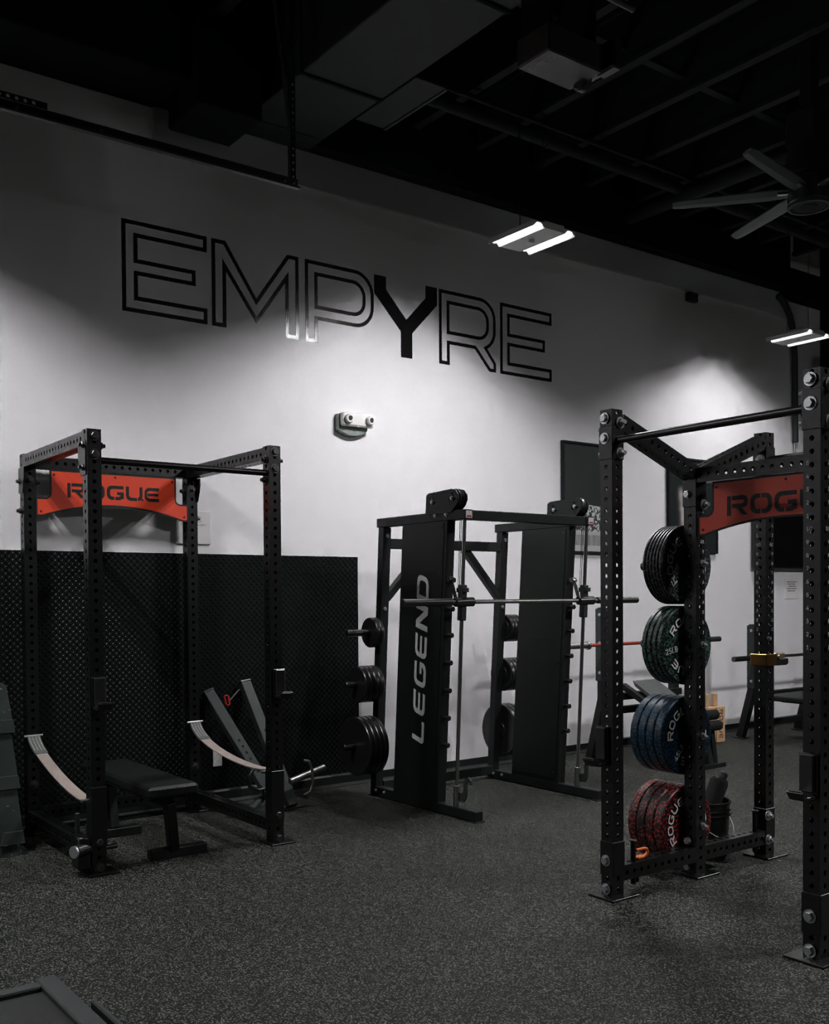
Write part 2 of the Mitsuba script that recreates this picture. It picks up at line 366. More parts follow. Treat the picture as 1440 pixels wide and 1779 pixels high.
# ---- left power rack
X1, X2, Y1, Y2 = 1.767, 2.810, 5.132, 6.250
RL_ = thing('power_rack', 'black four-post power rack with red sign against the diamond-plate wall mat', 'power rack')
for x, y in ((X1, Y1), (X2, Y1), (X1, Y2), (X2, Y2)):
    upright(RL_, x, y, base=(-.03, .055, -.05, .03) if y < 6 else (-.03, .03, -.05, .0))
c = RW/2
for x in (X1, X2):
    part(RL_, 'side_beam', pbeam([x+c, Y1+RW, RH-.045], [x+c, Y2, RH-.045]), 'rack_paint')
    part(RL_, 'lower_side_beam', pbeam([x+c, Y1+RW, .105], [x+c, Y2, .105]), 'rack_paint')
    for y0, sg in ((Y1+RW, 1), (Y2, -1)):
        part(RL_, 'gusset', place(Polygon([(0, 0), (.05, 0), (.05, -.05), (.015, -.15), (-.06, -.15), (-.06, 0)]), .006, [x-.006 if x < 2 else x+RW, y0, RH-.085], [0, sg, 0], [0, 0, 1]), 'rack_paint')
part(RL_, 'rear_beam', pbeam([X1+RW, Y2+c, RH-.045], [X2, Y2+c, RH-.045]), 'rack_paint')
part(RL_, 'rear_floor_beam', pbeam([X1+RW, Y2+c, .12], [X2, Y2+c, .12]), 'rack_paint')
part(RL_, 'pull_up_bar', cyl([X1+RW-.01, Y1+c, 2.13], [X2+.01, Y1+c, 2.13], .0175, 16), 'rack_paint', smooth=40)
for x in (X1, X2):
    for z in (2.250, 2.155, .166, .032):
        bolt(RL_, [x+c, Y1, z], [0, -1, 0], 'black_bolt')
    bolt(RL_, [x, Y1+c+.005, 2.205], [-1, 0, 0], 'black_bolt', nut=True); bolt(RL_, [x, Y1+c+.005, 2.09], [-1, 0, 0], 'black_bolt', nut=True)
    bolt(RL_, [x+RW, Y1+c, 2.205], [1, 0, 0], 'black_bolt', nut=True)
    for z in (2.12, 1.945):
        bolt(RL_, [x, Y2+c, z], [-1, 0, 0], 'black_bolt', nut=True); bolt(RL_, [x+RW, Y2+c, z], [1, 0, 0], 'black_bolt', nut=True)
    bolt(RL_, [x+c, Y2, 2.13], [0, -1, 0], 'black_bolt', nut=True); bolt(RL_, [x+c, Y2, .30], [0, -1, 0], 'black_bolt', nut=True)
    part(RL_, 'lower_flange', bx(x-.004, x+RW+.004, Y1-.004, Y1+RW+.004, .13, .42, .002) if x > 2 else bx(x-.004, x+RW+.006, Y1-.005, Y1+RW, .14, .45, .002), 'rack_paint')
add_sign(RL_, [X1+RW-.005, Y2-.001, RH-.085], [1, 0, 0], [0, 0, 1], X2-X1-RW+.01, .285, .075, .60, -.165, 'red header sign with black stencil lettering')
for y, z1_ in ((5.47, .20), (5.30, .17)):
    part(RL_, 'band_peg', cyl([X1+c, y, .03], [X1+c, y, z1_+.06], .014, 12, ch=.003), 'black_bolt', smooth=40)
part(RL_, 'landmine_sleeve', cat([cyl([X1-.01, Y1+.03, .135], [X1-.09, Y1-.005, .135], .034, 18, ch=.004), bx(X1-.07, X1, Y1+.0, Y1+.11, .03, .20, .01)]), 'rack_paint', smooth=40)
part(RL_, 'landmine_cap', cyl([X1-.09, Y1-.005, .135], [X1-.10, Y1-.0095, .135], .031, 18), 'zinc', smooth=40, label='bright round end cap of the floor peg')
part(RL_, 'side_peg', cyl([X1+RW, Y1+c, .125], [X1+RW+.07, Y1+c, .125], .014, 12, ch=.003), 'black_bolt', smooth=40)

# ---- right half rack with plate storage
XA, XB, XC, YA, YD = 3.563, 4.176, 4.767, 3.228, 2.175; HB = 2.05
RR = thing('half_rack', 'black half rack with silver bolts, plate storage and angled top beams', 'power rack')
for y in (YD, YA):
    out = (-.055, .055)
    for x, h in ((XA, RH), (XB, HB), (XC, RH)):
        upright(RR, x, y, h, base=(-.06, .05, -.055, .03) if y == YA else (-.06, .05, -.05, .05))
    part(RR, 'floor_beam', pbeam([XA+RW, y+c, .105], [XB, y+c, .105]), 'rack_paint'); part(RR, 'floor_beam', pbeam([XB+RW, y+c, .105], [XC, y+c, .105]), 'rack_paint')
    for x0, x1 in ((XA+RW, XB+.03), (XC, XB+RW-.03)):
        part(RR, 'angled_beam', pbeam([x0, y+c, RH-.055], [x1, y+c, HB-.030]), 'rack_paint')
    for x in (XA, XC):
        part(RR, 'flange', bx(x-.004, x+RW+.004, y-.005, y+RW+.005, RH-.235, RH-.08, .002), 'rack_paint')
        part(RR, 'lower_flange', bx(x-.004, x+RW+.004, y-.005, y+RW+.005, .10, .26, .002), 'rack_paint')
    part(RR, 'flange', bx(XB-.005, XB+RW+.005, y-.005, y+RW+.005, 1.86, 2.02, .002), 'rack_paint')
part(RR, 'cross_beam', pbeam([XB+c, YD+RW, HB-.036], [XB+c, YA, HB-.036], off=.09), 'rack_paint')
add_sign(RR, [XB-.002+.02, YA-.005, HB-.075], [0, -1, 0], [0, 0, 1], YA-YD-RW+.005, .265, .065, .64, -.175, 'red header sign with black stencil lettering')
for x in (XA, XC):
    part(RR, 'pull_up_bar', cyl([x+c, YD+RW-.01, 2.14], [x+c, YA+.01, 2.14], .0175, 16), 'rack_paint', smooth=40)
    part(RR, 'bar_gusset', place(Polygon([(0, 0), (.05, .03), (.05, -.02), (0, -.09)]), .05, [x+c+.025, YD+RW, 2.14], [0, 1, 0], [0, 0, 1]), 'rack_paint')
for x, y in ((XA, YA), (XA, YD)):
    for z in (2.243, 2.150, .170, .036): bolt(RR, [x-.004, y+RW-.033, z], [-1, 0, 0], 'zinc')
    for z in (2.222, 2.080): bolt(RR, [x+RW-.022, y-.005, z], [0, -1, 0], 'zinc', nut=True)
    for z in (2.20, 2.085): bolt(RR, [x+c, y+RW+.005, z], [0, 1, 0], 'zinc', nut=True)
for z in (1.923, .170, .038): bolt(RR, [XB-.005, YA+RW-.028, z], [-1, 0, 0], 'zinc', washer=.02)
bolt(RR, [XB+RW-.018, YA-.005, 1.87], [0, -1, 0], 'zinc', nut=True)
for z in (2.14,): bolt(RR, [XC-.004, YA+.03, z], [-1, 0, 0], 'zinc', nut=True)
for z in (.225, .095): bolt(RR, [XC+.012, YA-.005, z], [0, -1, 0], 'zinc', nut=True)
bolt(RR, [XC+.02, YA-.001, 1.178], [0, -1, 0], 'zinc', washer=.012, r=.010)
for x, y, zt in ((XA+.175, YA+.030, .235), (XA+.215, YA+.045, .12), (XC-.055, YA+.03, .25)):
    part(RR, 'band_peg', cyl([x, y, .03], [x, y, zt], .013, 12, ch=.003), 'rack_paint', smooth=40)
    part(RR, 'peg_head', cyl([x, y, zt], [x, y, zt+.008], .020, 12, ch=.002), 'black_bolt', smooth=40)
def numerals(x, y, face, zs7):
    """the hole numbers; on the second face the cut digits are seen from behind and stand mirrored"""
    for i in range(1, 22):
        z = zs7+(i-7)*.0508
        if not .5 < z < 1.95: continue
        t = text(str(i % 10 if i != 10 else 10), .016)
        if face == '-x': m = tf(t, frame([x-.0001, y+RW-.012, z-.006], [0, -1, 0], [0, 0, 1]))
        else:
            q = t.copy(); q.vertices[:, 0] *= -1; q.invert(); m = tf(q, frame([x+RW-.008, y-.0001, z-.006], [1, 0, 0], [0, 0, 1]))
        part(RR, 'hole_number', m, 'white_letter')
for x, y, z7 in ((XC, YA, 1.530), (XA, YD, 1.515)):
    for f in ('-x', '-y'): numerals(x, y, f, z7)
numerals(XB, YA, '-y', 1.53)
PZ = (1.570, 1.159, .697, .240)
for z in PZ:
    part(RR, 'storage_peg', cat([cyl([XB+c, YA+RW, z], [XB+c, YA+RW+.30, z], .0235, 18, ch=.003), cyl([XB+c, YA+RW+.002, z], [XB+c, YA+RW+.012, z], .04, 18)]), 'dark_steel', smooth=40)
    part(RR, 'peg_nut', hexbolt([XB+RW-.02, YA, z+.005], [0, -1, 0], r=.012, washer=.018, nut=True), 'zinc')

# ---- bumper plates on the pegs
def arc_word(polys, total, radius, start_deg, height, flip=1):
    """bend a word about the plate's centre (text tops point outwards, runs clockwise)"""
    sc = height; out = []
    for g in polys:
        cx = g.centroid.x; a = math.radians(start_deg)-(cx*sc)/radius
        h = affinity.translate(g, -cx, -.5); h = affinity.scale(h, sc, sc, origin=(0, 0))
        h = affinity.translate(h, 0, radius); h = affinity.rotate(h, math.degrees(a)-90, origin=(0, 0)); out.append(h)
    return out
PLX = XB+c+.003
kinds = (('black bumper plate with grey flecks', 'bumper_grey', 6, .0205, PZ[0], '10LB', 'grey_letter', 'grey-flecked black bumper plates on the top storage peg', 228, 257, .132),
         ('black bumper plate with green flecks', 'bumper_green', 4, .0325, PZ[1], '25LB', 'white_letter', 'green-flecked bumper plates on the second storage peg', 154, 191, .122),
         ('blue-flecked bumper plate', 'bumper_blue', 4, .052, PZ[2], '45LB', 'white_letter', 'blue-flecked bumper plates on the third storage peg', 187, 232, .105),
         ('red-flecked bumper plate', 'bumper_red', 4, .056, PZ[3], '55LB', 'white_letter', 'red-flecked bumper plates on the lowest storage peg', 222, 250, .112))
ordn = ('first', 'second', 'third', 'fourth', 'fifth', 'sixth')
pegn = ('top', 'second', 'third', 'lowest')
for pi, (desc, mat, n, t, z, wt, lm, grp, a0, aw, ra) in enumerate(kinds):
    R0 = .2015
    body = mikit.ply(lathe(plate_prof(R0, t-.0015), 64), mat, smooth=35)
    for i in range(n):
        yo = YA+RW+.014+i*t
        lab = f'{desc}, {ordn[i]} from the post on the {pegn[pi]} peg' if i else f'{desc}, printed face, next to the post on the {pegn[pi]} peg'
        kk = thing('bumper_plate', lab, 'weight plate', grp)
        part(kk, 'disc', body, mat, to=frame([PLX, yo, z], [1, 0, 0], [0, 0, -1]))
        part(kk, 'hub', cat([cyl([PLX, yo-.0003, z], [PLX, yo+.004, z], .05, 24)]), 'dark_steel') if i == 0 and False else None
        if i == 0:
            fr = dict(o=[PLX, yo+.0004, z], ex=[1, 0, 0], ey=[0, 0, 1])
            for st in (a0, a0+180):
                for g in arc_word(ROGUE_P, ROGUE_PW, .132, st, .043): part(kk, 'letter', place(g, .0012, **fr), lm)
            ws = text(wt, .028, .0012); q = ws.copy(); q.apply_translation([-(ws.bounds[0][0]+ws.bounds[1][0])/2, -.014, 0])
            an = math.radians(aw); rt_ = np.array([-math.cos(an), 0, -math.sin(an)]); up_ = np.array([math.sin(an), 0, -math.cos(an)])
            part(kk, 'weight_mark', tf(q, frame([PLX+ra*math.cos(an), yo+.0002, z+ra*math.sin(an)], rt_, up_)), lm, label='small printed weight mark')

# ---- J cups
def jcup(o, out, side, h=.155, label='', tongue=.062):
    """hangs on the upright; o: middle of the face at the cup's bottom, out: away from the face, side: along the face"""
    o, out, side = (np.array(v, float) for v in (o, out, side)); up_ = np.array([0, 0, 1.])
    k = thing('j_cup', label, 'barbell hook')
    M = frame(o, side, out, np.cross(side, out)) if np.cross(side, out)[2] > 0 else frame(o, -side, out, np.cross(-side, out))
    part(k, 'back_plate', tf(bx(-.038, .038, .001, .012, 0, h, .003), M), 'rack_paint')
    part(k, 'plastic_face', tf(bx(-.030, .030, .012, .024, .014, h-.004, .004), M), 'black_plastic')
    part(k, 'shelf', tf(bx(-.034, .034, .001, .075, -.012, .004, .003), M), 'rack_paint')
    part(k, 'lip', tf(hull([[s*.034, y, z] for s in (-1, 1) for y, z in ((.068, -.012), (.080, -.010), (.104, .022), (.096, .028), (.068, .004))]), M), 'rack_paint')
    part(k, 'shelf_liner', tf(hull([[s*.028, y, z] for s in (-1, 1) for y, z in ((.012, .004), (.012, .010), (.066, .010), (.098, .032), (.101, .028), (.070, .004))]), M), 'black_plastic')
    part(k, 'pin', tf(cyl([0, -.03, h*.72], [0, .016, h*.72], .008, 10), M), 'zinc')
    return k
jcup([X1+RW-.032, Y1-.004, .862], [0, -1, 0], [1, 0, 0], label='black J-cup on the front post of the power rack beside the bench')
jcup([X2+RW-.026, Y1-.004, .852], [0, -1, 0], [1, 0, 0], label='black J-cup on the power rack post farthest from the bench')
jcup([XA-.004, YA+RW-.018, .632], [-1, 0, 0], [0, 1, 0], h=.170, label='black J-cup on the half rack post nearest the bumper plates')
jcup([XA-.004, YD+RW-.030, .640], [-1, 0, 0], [0, 1, 0], h=.165, label='black J-cup on the half rack post at the photo edge')
# gold-faced J cup on the far post
k = thing('j_cup', 'black J-cup with a gold band on the far post of the half rack', 'barbell hook')
part(k, 'gold_band', cat([bx(XC-.012, XC+RW+.006, YA-.014, YA-.004, 1.032, 1.095, .004), bx(XC-.014, XC-.004, YA-.014, YA+.09, 1.032, 1.095, .004)]), 'gold', label='gold coloured band round the post')
part(k, 'shelf', hull([[x, y, z] for y in (YA-.012, YA+.06) for x, z in ((XC+RW+.004, 1.030), (XC+RW+.004, 1.058), (XC+RW+.115, 1.066), (XC+RW+.118, 1.040), (XC+RW+.10, 1.030))]), 'black_plastic')
part(k, 'clamp', cat([bx(XC+RW+.030, XC+RW+.105, YA-.002, YA+.05, 1.058, 1.098, .006), cyl([XC+RW+.045, YA-.012, 1.075], [XC+RW+.045, YA, 1.075], .014, 14)]), 'brass_pale', smooth=40, label='pale metal clamp')
part(k, 'red_pin', cyl([XC+RW+.012, YA+.02, 1.10], [XC+RW+.008, YA+.02, 1.25], .005, 8), 'red_shaft')

# ---- straps of the left rack
def strap(x, pts, label):
    k = thing('safety_strap', label, 'strap'); p = np.array(pts, float)
    t = np.linspace(0, 1, len(p)); tt = np.linspace(0, 1, 30)
    cs = np.polyfit(t, p, 3); q = np.stack([np.polyval(cs[:, j], tt) for j in range(2)], 1)
    def band(a, b, w, th):
        v, f = [], []
        idx = range(a, b)
        for i in idx:
            d = q[min(i+1, 29)]-q[max(i-1, 0)]; d /= np.linalg.norm(d); nn = np.array([-d[1], d[0]])
            if nn[1] < 0: nn = -nn
            for s in (-1, 1):
                for e in (-1, 1): v.append([x+s*w/2, q[i][0]+nn[0]*e*th, q[i][1]+nn[1]*e*th])
        m = len(list(idx))
        for i in range(m-1):
            a_, b_ = 4*i, 4*(i+1)
            for u, w_ in ((0, 1), (1, 3), (3, 2), (2, 0)): f += [[a_+u, a_+w_, b_+w_], [a_+u, b_+w_, b_+u]]
        f += [[0, 2, 3], [0, 3, 1], [4*m-4, 4*m-3, 4*m-1], [4*m-4, 4*m-1, 4*m-2]]
        msh = trimesh.Trimesh(v, f); msh.fix_normals(); return msh
    part(k, 'webbing', band(5, 30, .066, .003), 'strap_web')
    part(k, 'sleeve', band(0, 8, .074, .006), 'strap_sleeve', label='dark stitched end sleeve')
    s = band(0, 7, .003, .0068)
    part(k, 'stitching', cat([tf(s, frame([dx, 0, 0], [1, 0, 0], [0, 1, 0])) for dx in (-.028, -.010, .010, .028)]), 'stitch')
    for q0, q1 in (([x-.055, p[0][0]+.012, p[0][1]+.004], [x+.055, p[0][0]+.012, p[0][1]+.004]), ([x-.06, p[-1][0], p[-1][1]-.014], [x+.05, p[-1][0], p[-1][1]-.014])):
        part(k, 'hook_pin', cyl(q0, q1, .009, 10), 'zinc', smooth=40)
strap(X1+c, [(6.235, .590), (6.10, .505), (5.70, .405), (5.42, .365), (5.22, .385)], 'pale safety strap hanging on the side of the power rack by the stacked boxes')
strap(X2+c, [(6.235, .590), (6.10, .490), (5.75, .435), (5.48, .405), (5.22, .420)], 'pale safety strap hanging on the side of the power rack near the lever arms')

# ---- flat bench inside the left rack
k = thing('flat_bench', 'black padded flat bench standing inside the power rack', 'bench')
part(k, 'pad', tf(bx(2.02, 2.30, 5.0, 6.05, .375, .435, .014), np.eye(4)), 'upholstery', smooth=35)
part(k, 'pad_board', bx(2.04, 2.28, 5.04, 6.02, .362, .376), 'matte_black')
part(k, 'spine', bar([2.16, 5.08, .335], [2.16, 6.0, .335], .05, .05), 'smith_paint')
part(k, 'leg', bar([2.17, 5.10, .34], [2.25, 5.235, .05], .075, .05, (1, 0, 0)), 'smith_paint')
part(k, 'leg', bar([2.16, 5.97, .34], [2.16, 5.9, .05], .05, .075, (0, 1, 0)), 'smith_paint')
part(k, 'foot', bx(2.115, 2.44, 5.205, 5.275, 0, .052, .004), 'smith_paint'); part(k, 'foot', bx(2.0, 2.32, 5.86, 5.93, 0, .052, .004), 'smith_paint')
part(k, 'brace', place(Polygon([(0, 0), (.09, 0), (0, -.10)]), .008, [2.28, 5.11, .36], [.4, .9, 0], [0, 0, 1]), 'smith_paint')

# ================================================================== wall mat
k = thing('wall_mat', 'black diamond-plate rubber mat covering the lower wall behind the power rack', 'rubber mat')
MX0, MX1, MZ0, MZ1 = .2, 4.244, .098, 1.715
part(k, 'sheet', bx(MX0, MX1, WY-.012, WY-.0085, MZ0, MZ1) if False else bx(MX0, MX1, WY-.012, WY, MZ0, MZ1), 'mat_sheet')
v, f = [], []
p_ = .0212; nx, nz = int((MX1-MX0)/p_), int((MZ1-MZ0)/p_)
for i in range(nx):
    for j in range(nz):
        cx, cz = MX0+(i+.5)*p_, MZ0+(j+.5)*p_; s = 1 if (i+j) % 2 else -1
        d = np.array([s, 0, 1])/math.sqrt(2); e = np.array([1, 0, -s])/math.sqrt(2)
        if s < 0: e = -e
        c0 = np.array([cx, WY-.012, cz]); b = len(v); L, w2, h = .0125, .0032, np.array([0, -.0026, 0])
        v += [c0-d*L, c0+e*w2, c0+d*L, c0-e*w2, c0-d*L*.55+h, c0+d*L*.55+h]
        f += [[b, b+1, b+4], [b+1, b+5, b+4], [b+1, b+2, b+5], [b+2, b+3, b+5], [b+3, b+4, b+5], [b+3, b, b+4]]
tm = trimesh.Trimesh(np.array(v), f, process=False)
if (tm.face_normals[:, 1] > 0).mean() > .5: tm.invert()
kk = part(k, 'tread_pattern', tm, 'mat_rubber'); labels[kk] = {'label': 'raised diamond tread bars', 'kind': 'stuff'}

# ================================================================== Smith machine
SX1, SX2 = 4.062, 5.162; SW = .065
k = SM = thing('smith_machine', 'black Smith machine with two tall side panels and steel guide rods', 'exercise machine')
def slant(y_at0, z): return y_at0-.0665*z      # the towers lean towards the room
for ti, x in enumerate((SX1, SX2)):
    part(k, 'floor_beam', bx(x, x+SW, 4.815, 5.975, .006, .070, .004), 'smith_paint')
    for y in (4.835, 5.955): part(k, 'rubber_foot', bx(x-.008, x+SW+.008, y-.03, y+.03, 0, .008, .002), 'black_plastic')
    part(k, 'top_beam', bx(x, x+SW, 4.903, 5.872, 1.900, 1.962, .004), 'smith_paint')
    part(k, 'rear_post', bar([x+SW/2, 5.94, .07], [x+SW/2, 5.815, 1.90], SW, SW, (0, 1, 0)), 'smith_paint')
    pan = [[x+dx, y, z] for dx in (0, SW) for y, z in ((5.195, .068), (5.690, .068), (5.560, 1.90), (5.075, 1.90))]
    part(k, 'side_panel', hull(pan), 'smith_paint')
    part(k, 'panel_sheet', hull([[x-.004+dx, y, z] for dx in (0, .0035) for y, z in ((5.225, .10), (5.680, .10), (5.552, 1.885), (5.105, 1.885))]), 'smith_paint')
    for z in (.14, .5, .95, 1.35, 1.86):
        for e in (5.245, 5.665):
            part(k, 'panel_screw', cyl([x-.004, slant(e+.005, z), z], [x-.0075, slant(e+.005, z), z], .007, 8), 'black_bolt' if ti else 'matte_black')
    if ti == 1: part(k, 'panel_seam', hull([[x-.0045, y, z] for y in (slant(5.26, 1.10), slant(5.67, 1.10)) for z in (1.099, 1.101)]+[[x-.006, slant(5.4, 1.1), 1.10]]), 'matte_black')
    yr = lambda z: 5.040-.0545*z
    xr = x+SW/2-.005
    part(k, 'guide_rod', cyl([xr, yr(.07), .07], [xr, yr(1.90), 1.90], .0125, 14), 'steel_bar', smooth=40)
    for dy in (.030, .044): part(k, 'cable', cyl([xr, yr(1.45)+dy, 1.45], [xr, yr(1.9)+dy, 1.9], .0022, 6), 'black_bolt')
    part(k, 'carriage', bar([xr, yr(1.262), 1.262], [xr, yr(1.488), 1.488], .045, .045, (0, 1, 0), .005), 'machine_grey')
    part(k, 'carriage_lug', bar([xr, yr(1.44)-.05, 1.455], [xr, yr(1.44)+.045, 1.455], .03, .028), 'machine_grey')
    part(k, 'bar_collar', cyl([xr-.075, yr(1.38)-.018, 1.38], [xr+.075, yr(1.38)-.018, 1.38], .030, 18, ch=.004), 'dark_steel', smooth=40)
    # catch lever
    lv = np.array([xr-.055, yr(1.38)-.012, 1.38])
    part(k, 'catch_lever', cat([bar(lv, lv+[0, .052, .135], .010, .030, (0, 1, 0)), cyl(lv+[-.022, .056, .142], lv+[.012, .056, .142], .019, 14)]), 'steel_bar' if ti else 'black_plastic')
    for i, z in enumerate((1.519, 1.334, 1.164, .986, .806, .626, .449)):
        y = slant(5.195, z)
        part(k, 'safety_pin', cat([cyl([x+SW/2, y+.03, z], [x+SW/2, y-.032, z], .012, 12), cyl([x+SW/2, y-.032, z], [x+SW/2, y-.046, z], .017, 12, ch=.003)]), 'black_plastic' if ti == 0 else 'dark_steel', smooth=40)
    # hook stop at the foot of the rod
    part(k, 'rod_foot', cyl([xr, yr(.07), .07], [xr, yr(.2), .205], .021, 14, ch=.003), 'steel_bar', smooth=40)
    hp = [(0, .0), (.045, .0), (.068, .03), (.075, .075), (.070, .115), (.085, .14), (.108, .132), (.112, .118), (.120, .122), (.118, .142), (.098, .160), (.068, .152), (.050, .115), (.052, .08), (.044, .055), (0, .05)]
    hp = Polygon([(-a, b) for a, b in hp]).buffer(.003)
    part(k, 'hook_stop', place(hp, .016, [xr+.008, yr(.12)-.01, .105], [0, 1, 0], [0, 0, 1], ), 'machine_grey')
    # pulleys on the top beam
    cp = Polygon([(5.30, 1.955), (5.292, 2.062), (5.280, 2.080)]+[(5.012+.058*math.cos(a), 2.032+.058*math.sin(a)) for a in np.linspace(math.radians(100), math.radians(235), 10)]+[(5.06, 1.955)]).buffer(0)
    cp = Polygon([(5.295, 1.95), (5.285, 2.075), (5.26, 2.088), (5.02, 2.098), (4.985, 2.09), (4.958, 2.06), (4.955, 2.03), (4.975, 1.995), (5.03, 1.95)])
    holes = []
    for cy_, cz_ in ((5.222, 2.028), (5.018, 2.038)):
        for a in (90, 210, 330):
            holes.append(Polygon([(cy_+.016*math.cos(math.radians(a+t)), cz_+.016*math.sin(math.radians(a+t))) for t in (-30, 30)]+[(cy_+.037*math.cos(math.radians(a+t)), cz_+.037*math.sin(math.radians(a+t))) for t in (28, -28)]))
    cpp = cp.difference(unary_union(holes))
    for dx in (-.008, SW-.002):
        part(k, 'cheek_plate', place(cpp, .008, [x+dx+.008, 0, 0], [0, -1, 0], [0, 0, 1]) if False else tf(extr(cpp, .008), frame([x+dx, 0, 0], [0, 1, 0], [0, 0, 1])), 'smith_paint')
    for cy_, cz_ in ((5.222, 2.028), (5.018, 2.038)):
        part(k, 'pulley', tf(lathe([[.01, -.016], [.060, -.016], [.062, -.012], [.050, 0], [.062, .012], [.060, .016], [.01, .016], [.01, -.016]], 28), frame([x+SW/2, cy_, cz_], [0, 1, 0], [0, 0, 1])), 'black_plastic', smooth=35)
        part(k, 'axle_bolt', hexbolt([x-.008, cy_, cz_], [-1, 0, 0], r=.010, washer=.013, h=.008), 'zinc')
    for y in (5.20, 5.085): part(k, 'beam_bolt', hexbolt([x-.0005, y, 1.94], [-1, 0, 0], r=.010, washer=.014, h=.008), 'zinc')
    part(k, 'end_cap', bx(x+.002, x+SW-.002, 4.8985, 4.903, 1.902, 1.960), 'black_plastic')
    part(k, 'end_badge', place(sbox(.010, .012, .052, .050).buffer(.004), .001, [x+.002, 4.8985, 1.900], [1, 0, 0], [0, 0, 1]), 'white_letter', label='small white and red square badge')
    part(k, 'badge_stripe', place(sbox(.012, .012, .050, .024), .0006, [x+.002, 4.8975, 1.900], [1, 0, 0], [0, 0, 1]), 'red_grip')
    for z in (1.84, 1.33): part(k, 'post_bolt', hexbolt([x+SW/2, 5.94-.0683*(z-.07)-SW/2, z], [0, -1, 0], r=.010, washer=.014, h=.008), 'zinc')
    for y in (5.90, 5.80): part(k, 'foot_bolt', hexbolt([x, y, .045], [-1, 0, 0], r=.009, washer=.012, h=.008), 'zinc')
part(k, 'front_top_beam', bx(SX1+SW, SX2+.004, 4.912, 4.972, 1.898, 1.960, .004), 'smith_paint')
part(k, 'rear_upper_beam', bx(SX1+SW, SX2, 5.795, 5.855, 1.752, 1.822, .004), 'smith_paint')
part(k, 'rear_floor_beam', bx(SX1+SW, SX2, 5.90, 5.96, .035, .105, .004), 'smith_paint')
part(k, 'diagonal_brace', bar([4.83, 5.83, 1.76], [SX2+.01, 5.845, 1.40], .05, .055, (0, 1, 0)), 'smith_paint')
part(k, 'diagonal_brace', bar([4.46, 5.83, 1.76], [SX1+SW-.01, 5.845, 1.40], .05, .055, (0, 1, 0)), 'smith_paint')
yb = 5.040-.0545*1.38-.018
part(k, 'lift_bar', cyl([SX1-.45, yb, 1.38], [SX2+.55, yb, 1.38], .0135, 16), 'steel_bar', smooth=40)
for a, b in ((SX1-.455, SX1-.07), (SX2+.14, SX2+.56)):
    part(k, 'bar_sleeve', cyl([a, yb, 1.38], [b, yb, 1.38], .0235, 18, ch=.003), 'dark_steel', smooth=40)
# lettering on the near panel: reads upwards
lg = .205
z_lo, z_hi = .430, 1.566; sc = (z_hi-z_lo)/(LEGEND_W+.2)
for g in LEGEND:
    q = affinity.scale(g, sc, lg*.62, origin=(0, 0))
    o = np.array([SX1-.0042, 5.395-.0665*z_lo-.028, z_lo]); dz = np.array([0, -.0665, 1.0]); 
    part(k, 'letter', tf(extr(q, .0008), frame(o, dz, [0, 1, 0], [-1, 0, 0])), 'silver_letter')
# storage pegs and iron plates
def iron(r, t): return mikit.ply(lathe([[.025, 0], [.06, 0], [.065, .004], [r-.035, .004], [r-.028, 0], [r-.006, 0], [r, .006], [r, t-.006], [r-.006, t], [.025, t], [.025, 0]], 48), 'plate_iron', smooth=35)
lev = ('top', 'middle', 'bottom')
for side, x, sg in (('left', SX1, -1), ('right', SX2+SW, 1)):
    rows = ((1.165, .105, .032, 2 if sg < 0 else 4), (.805, .128, .040, 4), (.370, .205, .040, 4 if sg < 0 else 3))
    for li, (z, r, t, n) in enumerate(rows):
        y = 5.94-.0683*(z-.07)
        part(SM, 'weight_peg', cyl([x, y, z], [x+sg*.26, y, z], .024, 16, ch=.003), 'dark_steel', smooth=40)
        d = iron(r, t-.002)
        for i in range(n):
            x0 = x+sg*(.012+i*t)
            who = 'smaller' if li == 0 else 'medium' if li == 1 else 'large'
            single('iron_plate', d, 'plate_iron', f'{who} black iron plate, {ordn[i]} on the {lev[li]} Smith peg {"by the wall mat" if sg < 0 else "behind the plain panel"}', 'weight plate',
                   'iron plates on the Smith machine pegs', to=frame([x0, y, z], [0, 1, 0], [0, 0, 1]) if sg > 0 else frame([x0, y, z], [0, -1, 0], [0, 0, 1]))

# ================================================================== lever arms leaning at the mat
def lever_arm(a, b, label, n):
    k = thing('lever_arm', label, 'lever arm'); a, b = np.array(a, float), np.array(b, float); d = (b-a)/np.linalg.norm(b-a)
    e = np.array([0, -1., 0]); s = np.cross(d, e); s /= np.linalg.norm(s); e = np.cross(s, d)
    if e[1] > 0: e, s = -e, -s
    part(k, 'beam', tf(bx(-.037, .037, -.03, .03, 0, np.linalg.norm(b-a), .004), frame(a, s, e, d) if np.dot(np.cross(s, e), d) > 0 else frame(a, -s, e, d)), 'machine_grey')
    for i in range(6):
        q = a+d*(.30+.05*i)+e*.0301
        part(k, 'hole_bush', cyl(q, q+e*.001, .009, 10), 'matte_black')
    part(k, 'end_cap', tf(bx(-.040, .040, -.033, .033, -.012, .004, .004), frame(b+d*.0, s, e, d) if np.dot(np.cross(s, e), d) > 0 else frame(b, -s, e, d)), 'black_plastic')
    return k, a, b, d, e
k1, a, b, d, e = lever_arm([3.235, 5.80, .022], [2.985, 6.345, .780], 'dark grey lever arm leaning on the wall mat, left one of the pair', 0)
hc = a+d*.22
part(k1, 'handle', sweep([hc+[-.02, -.05, .10], hc+[-.10, -.07, .12], hc+[-.14, -.07, .07], hc+[-.13, -.06, .0], hc+[-.06, -.05, -.03], hc+[0, -.05, -.02]], .012, 8), 'dark_steel', smooth=True)
part(k1, 'floor_sleeve', cyl([3.02, 5.82, .05], [3.20, 5.95, .11], .024, 14, ch=.003), 'machine_grey', smooth=40)
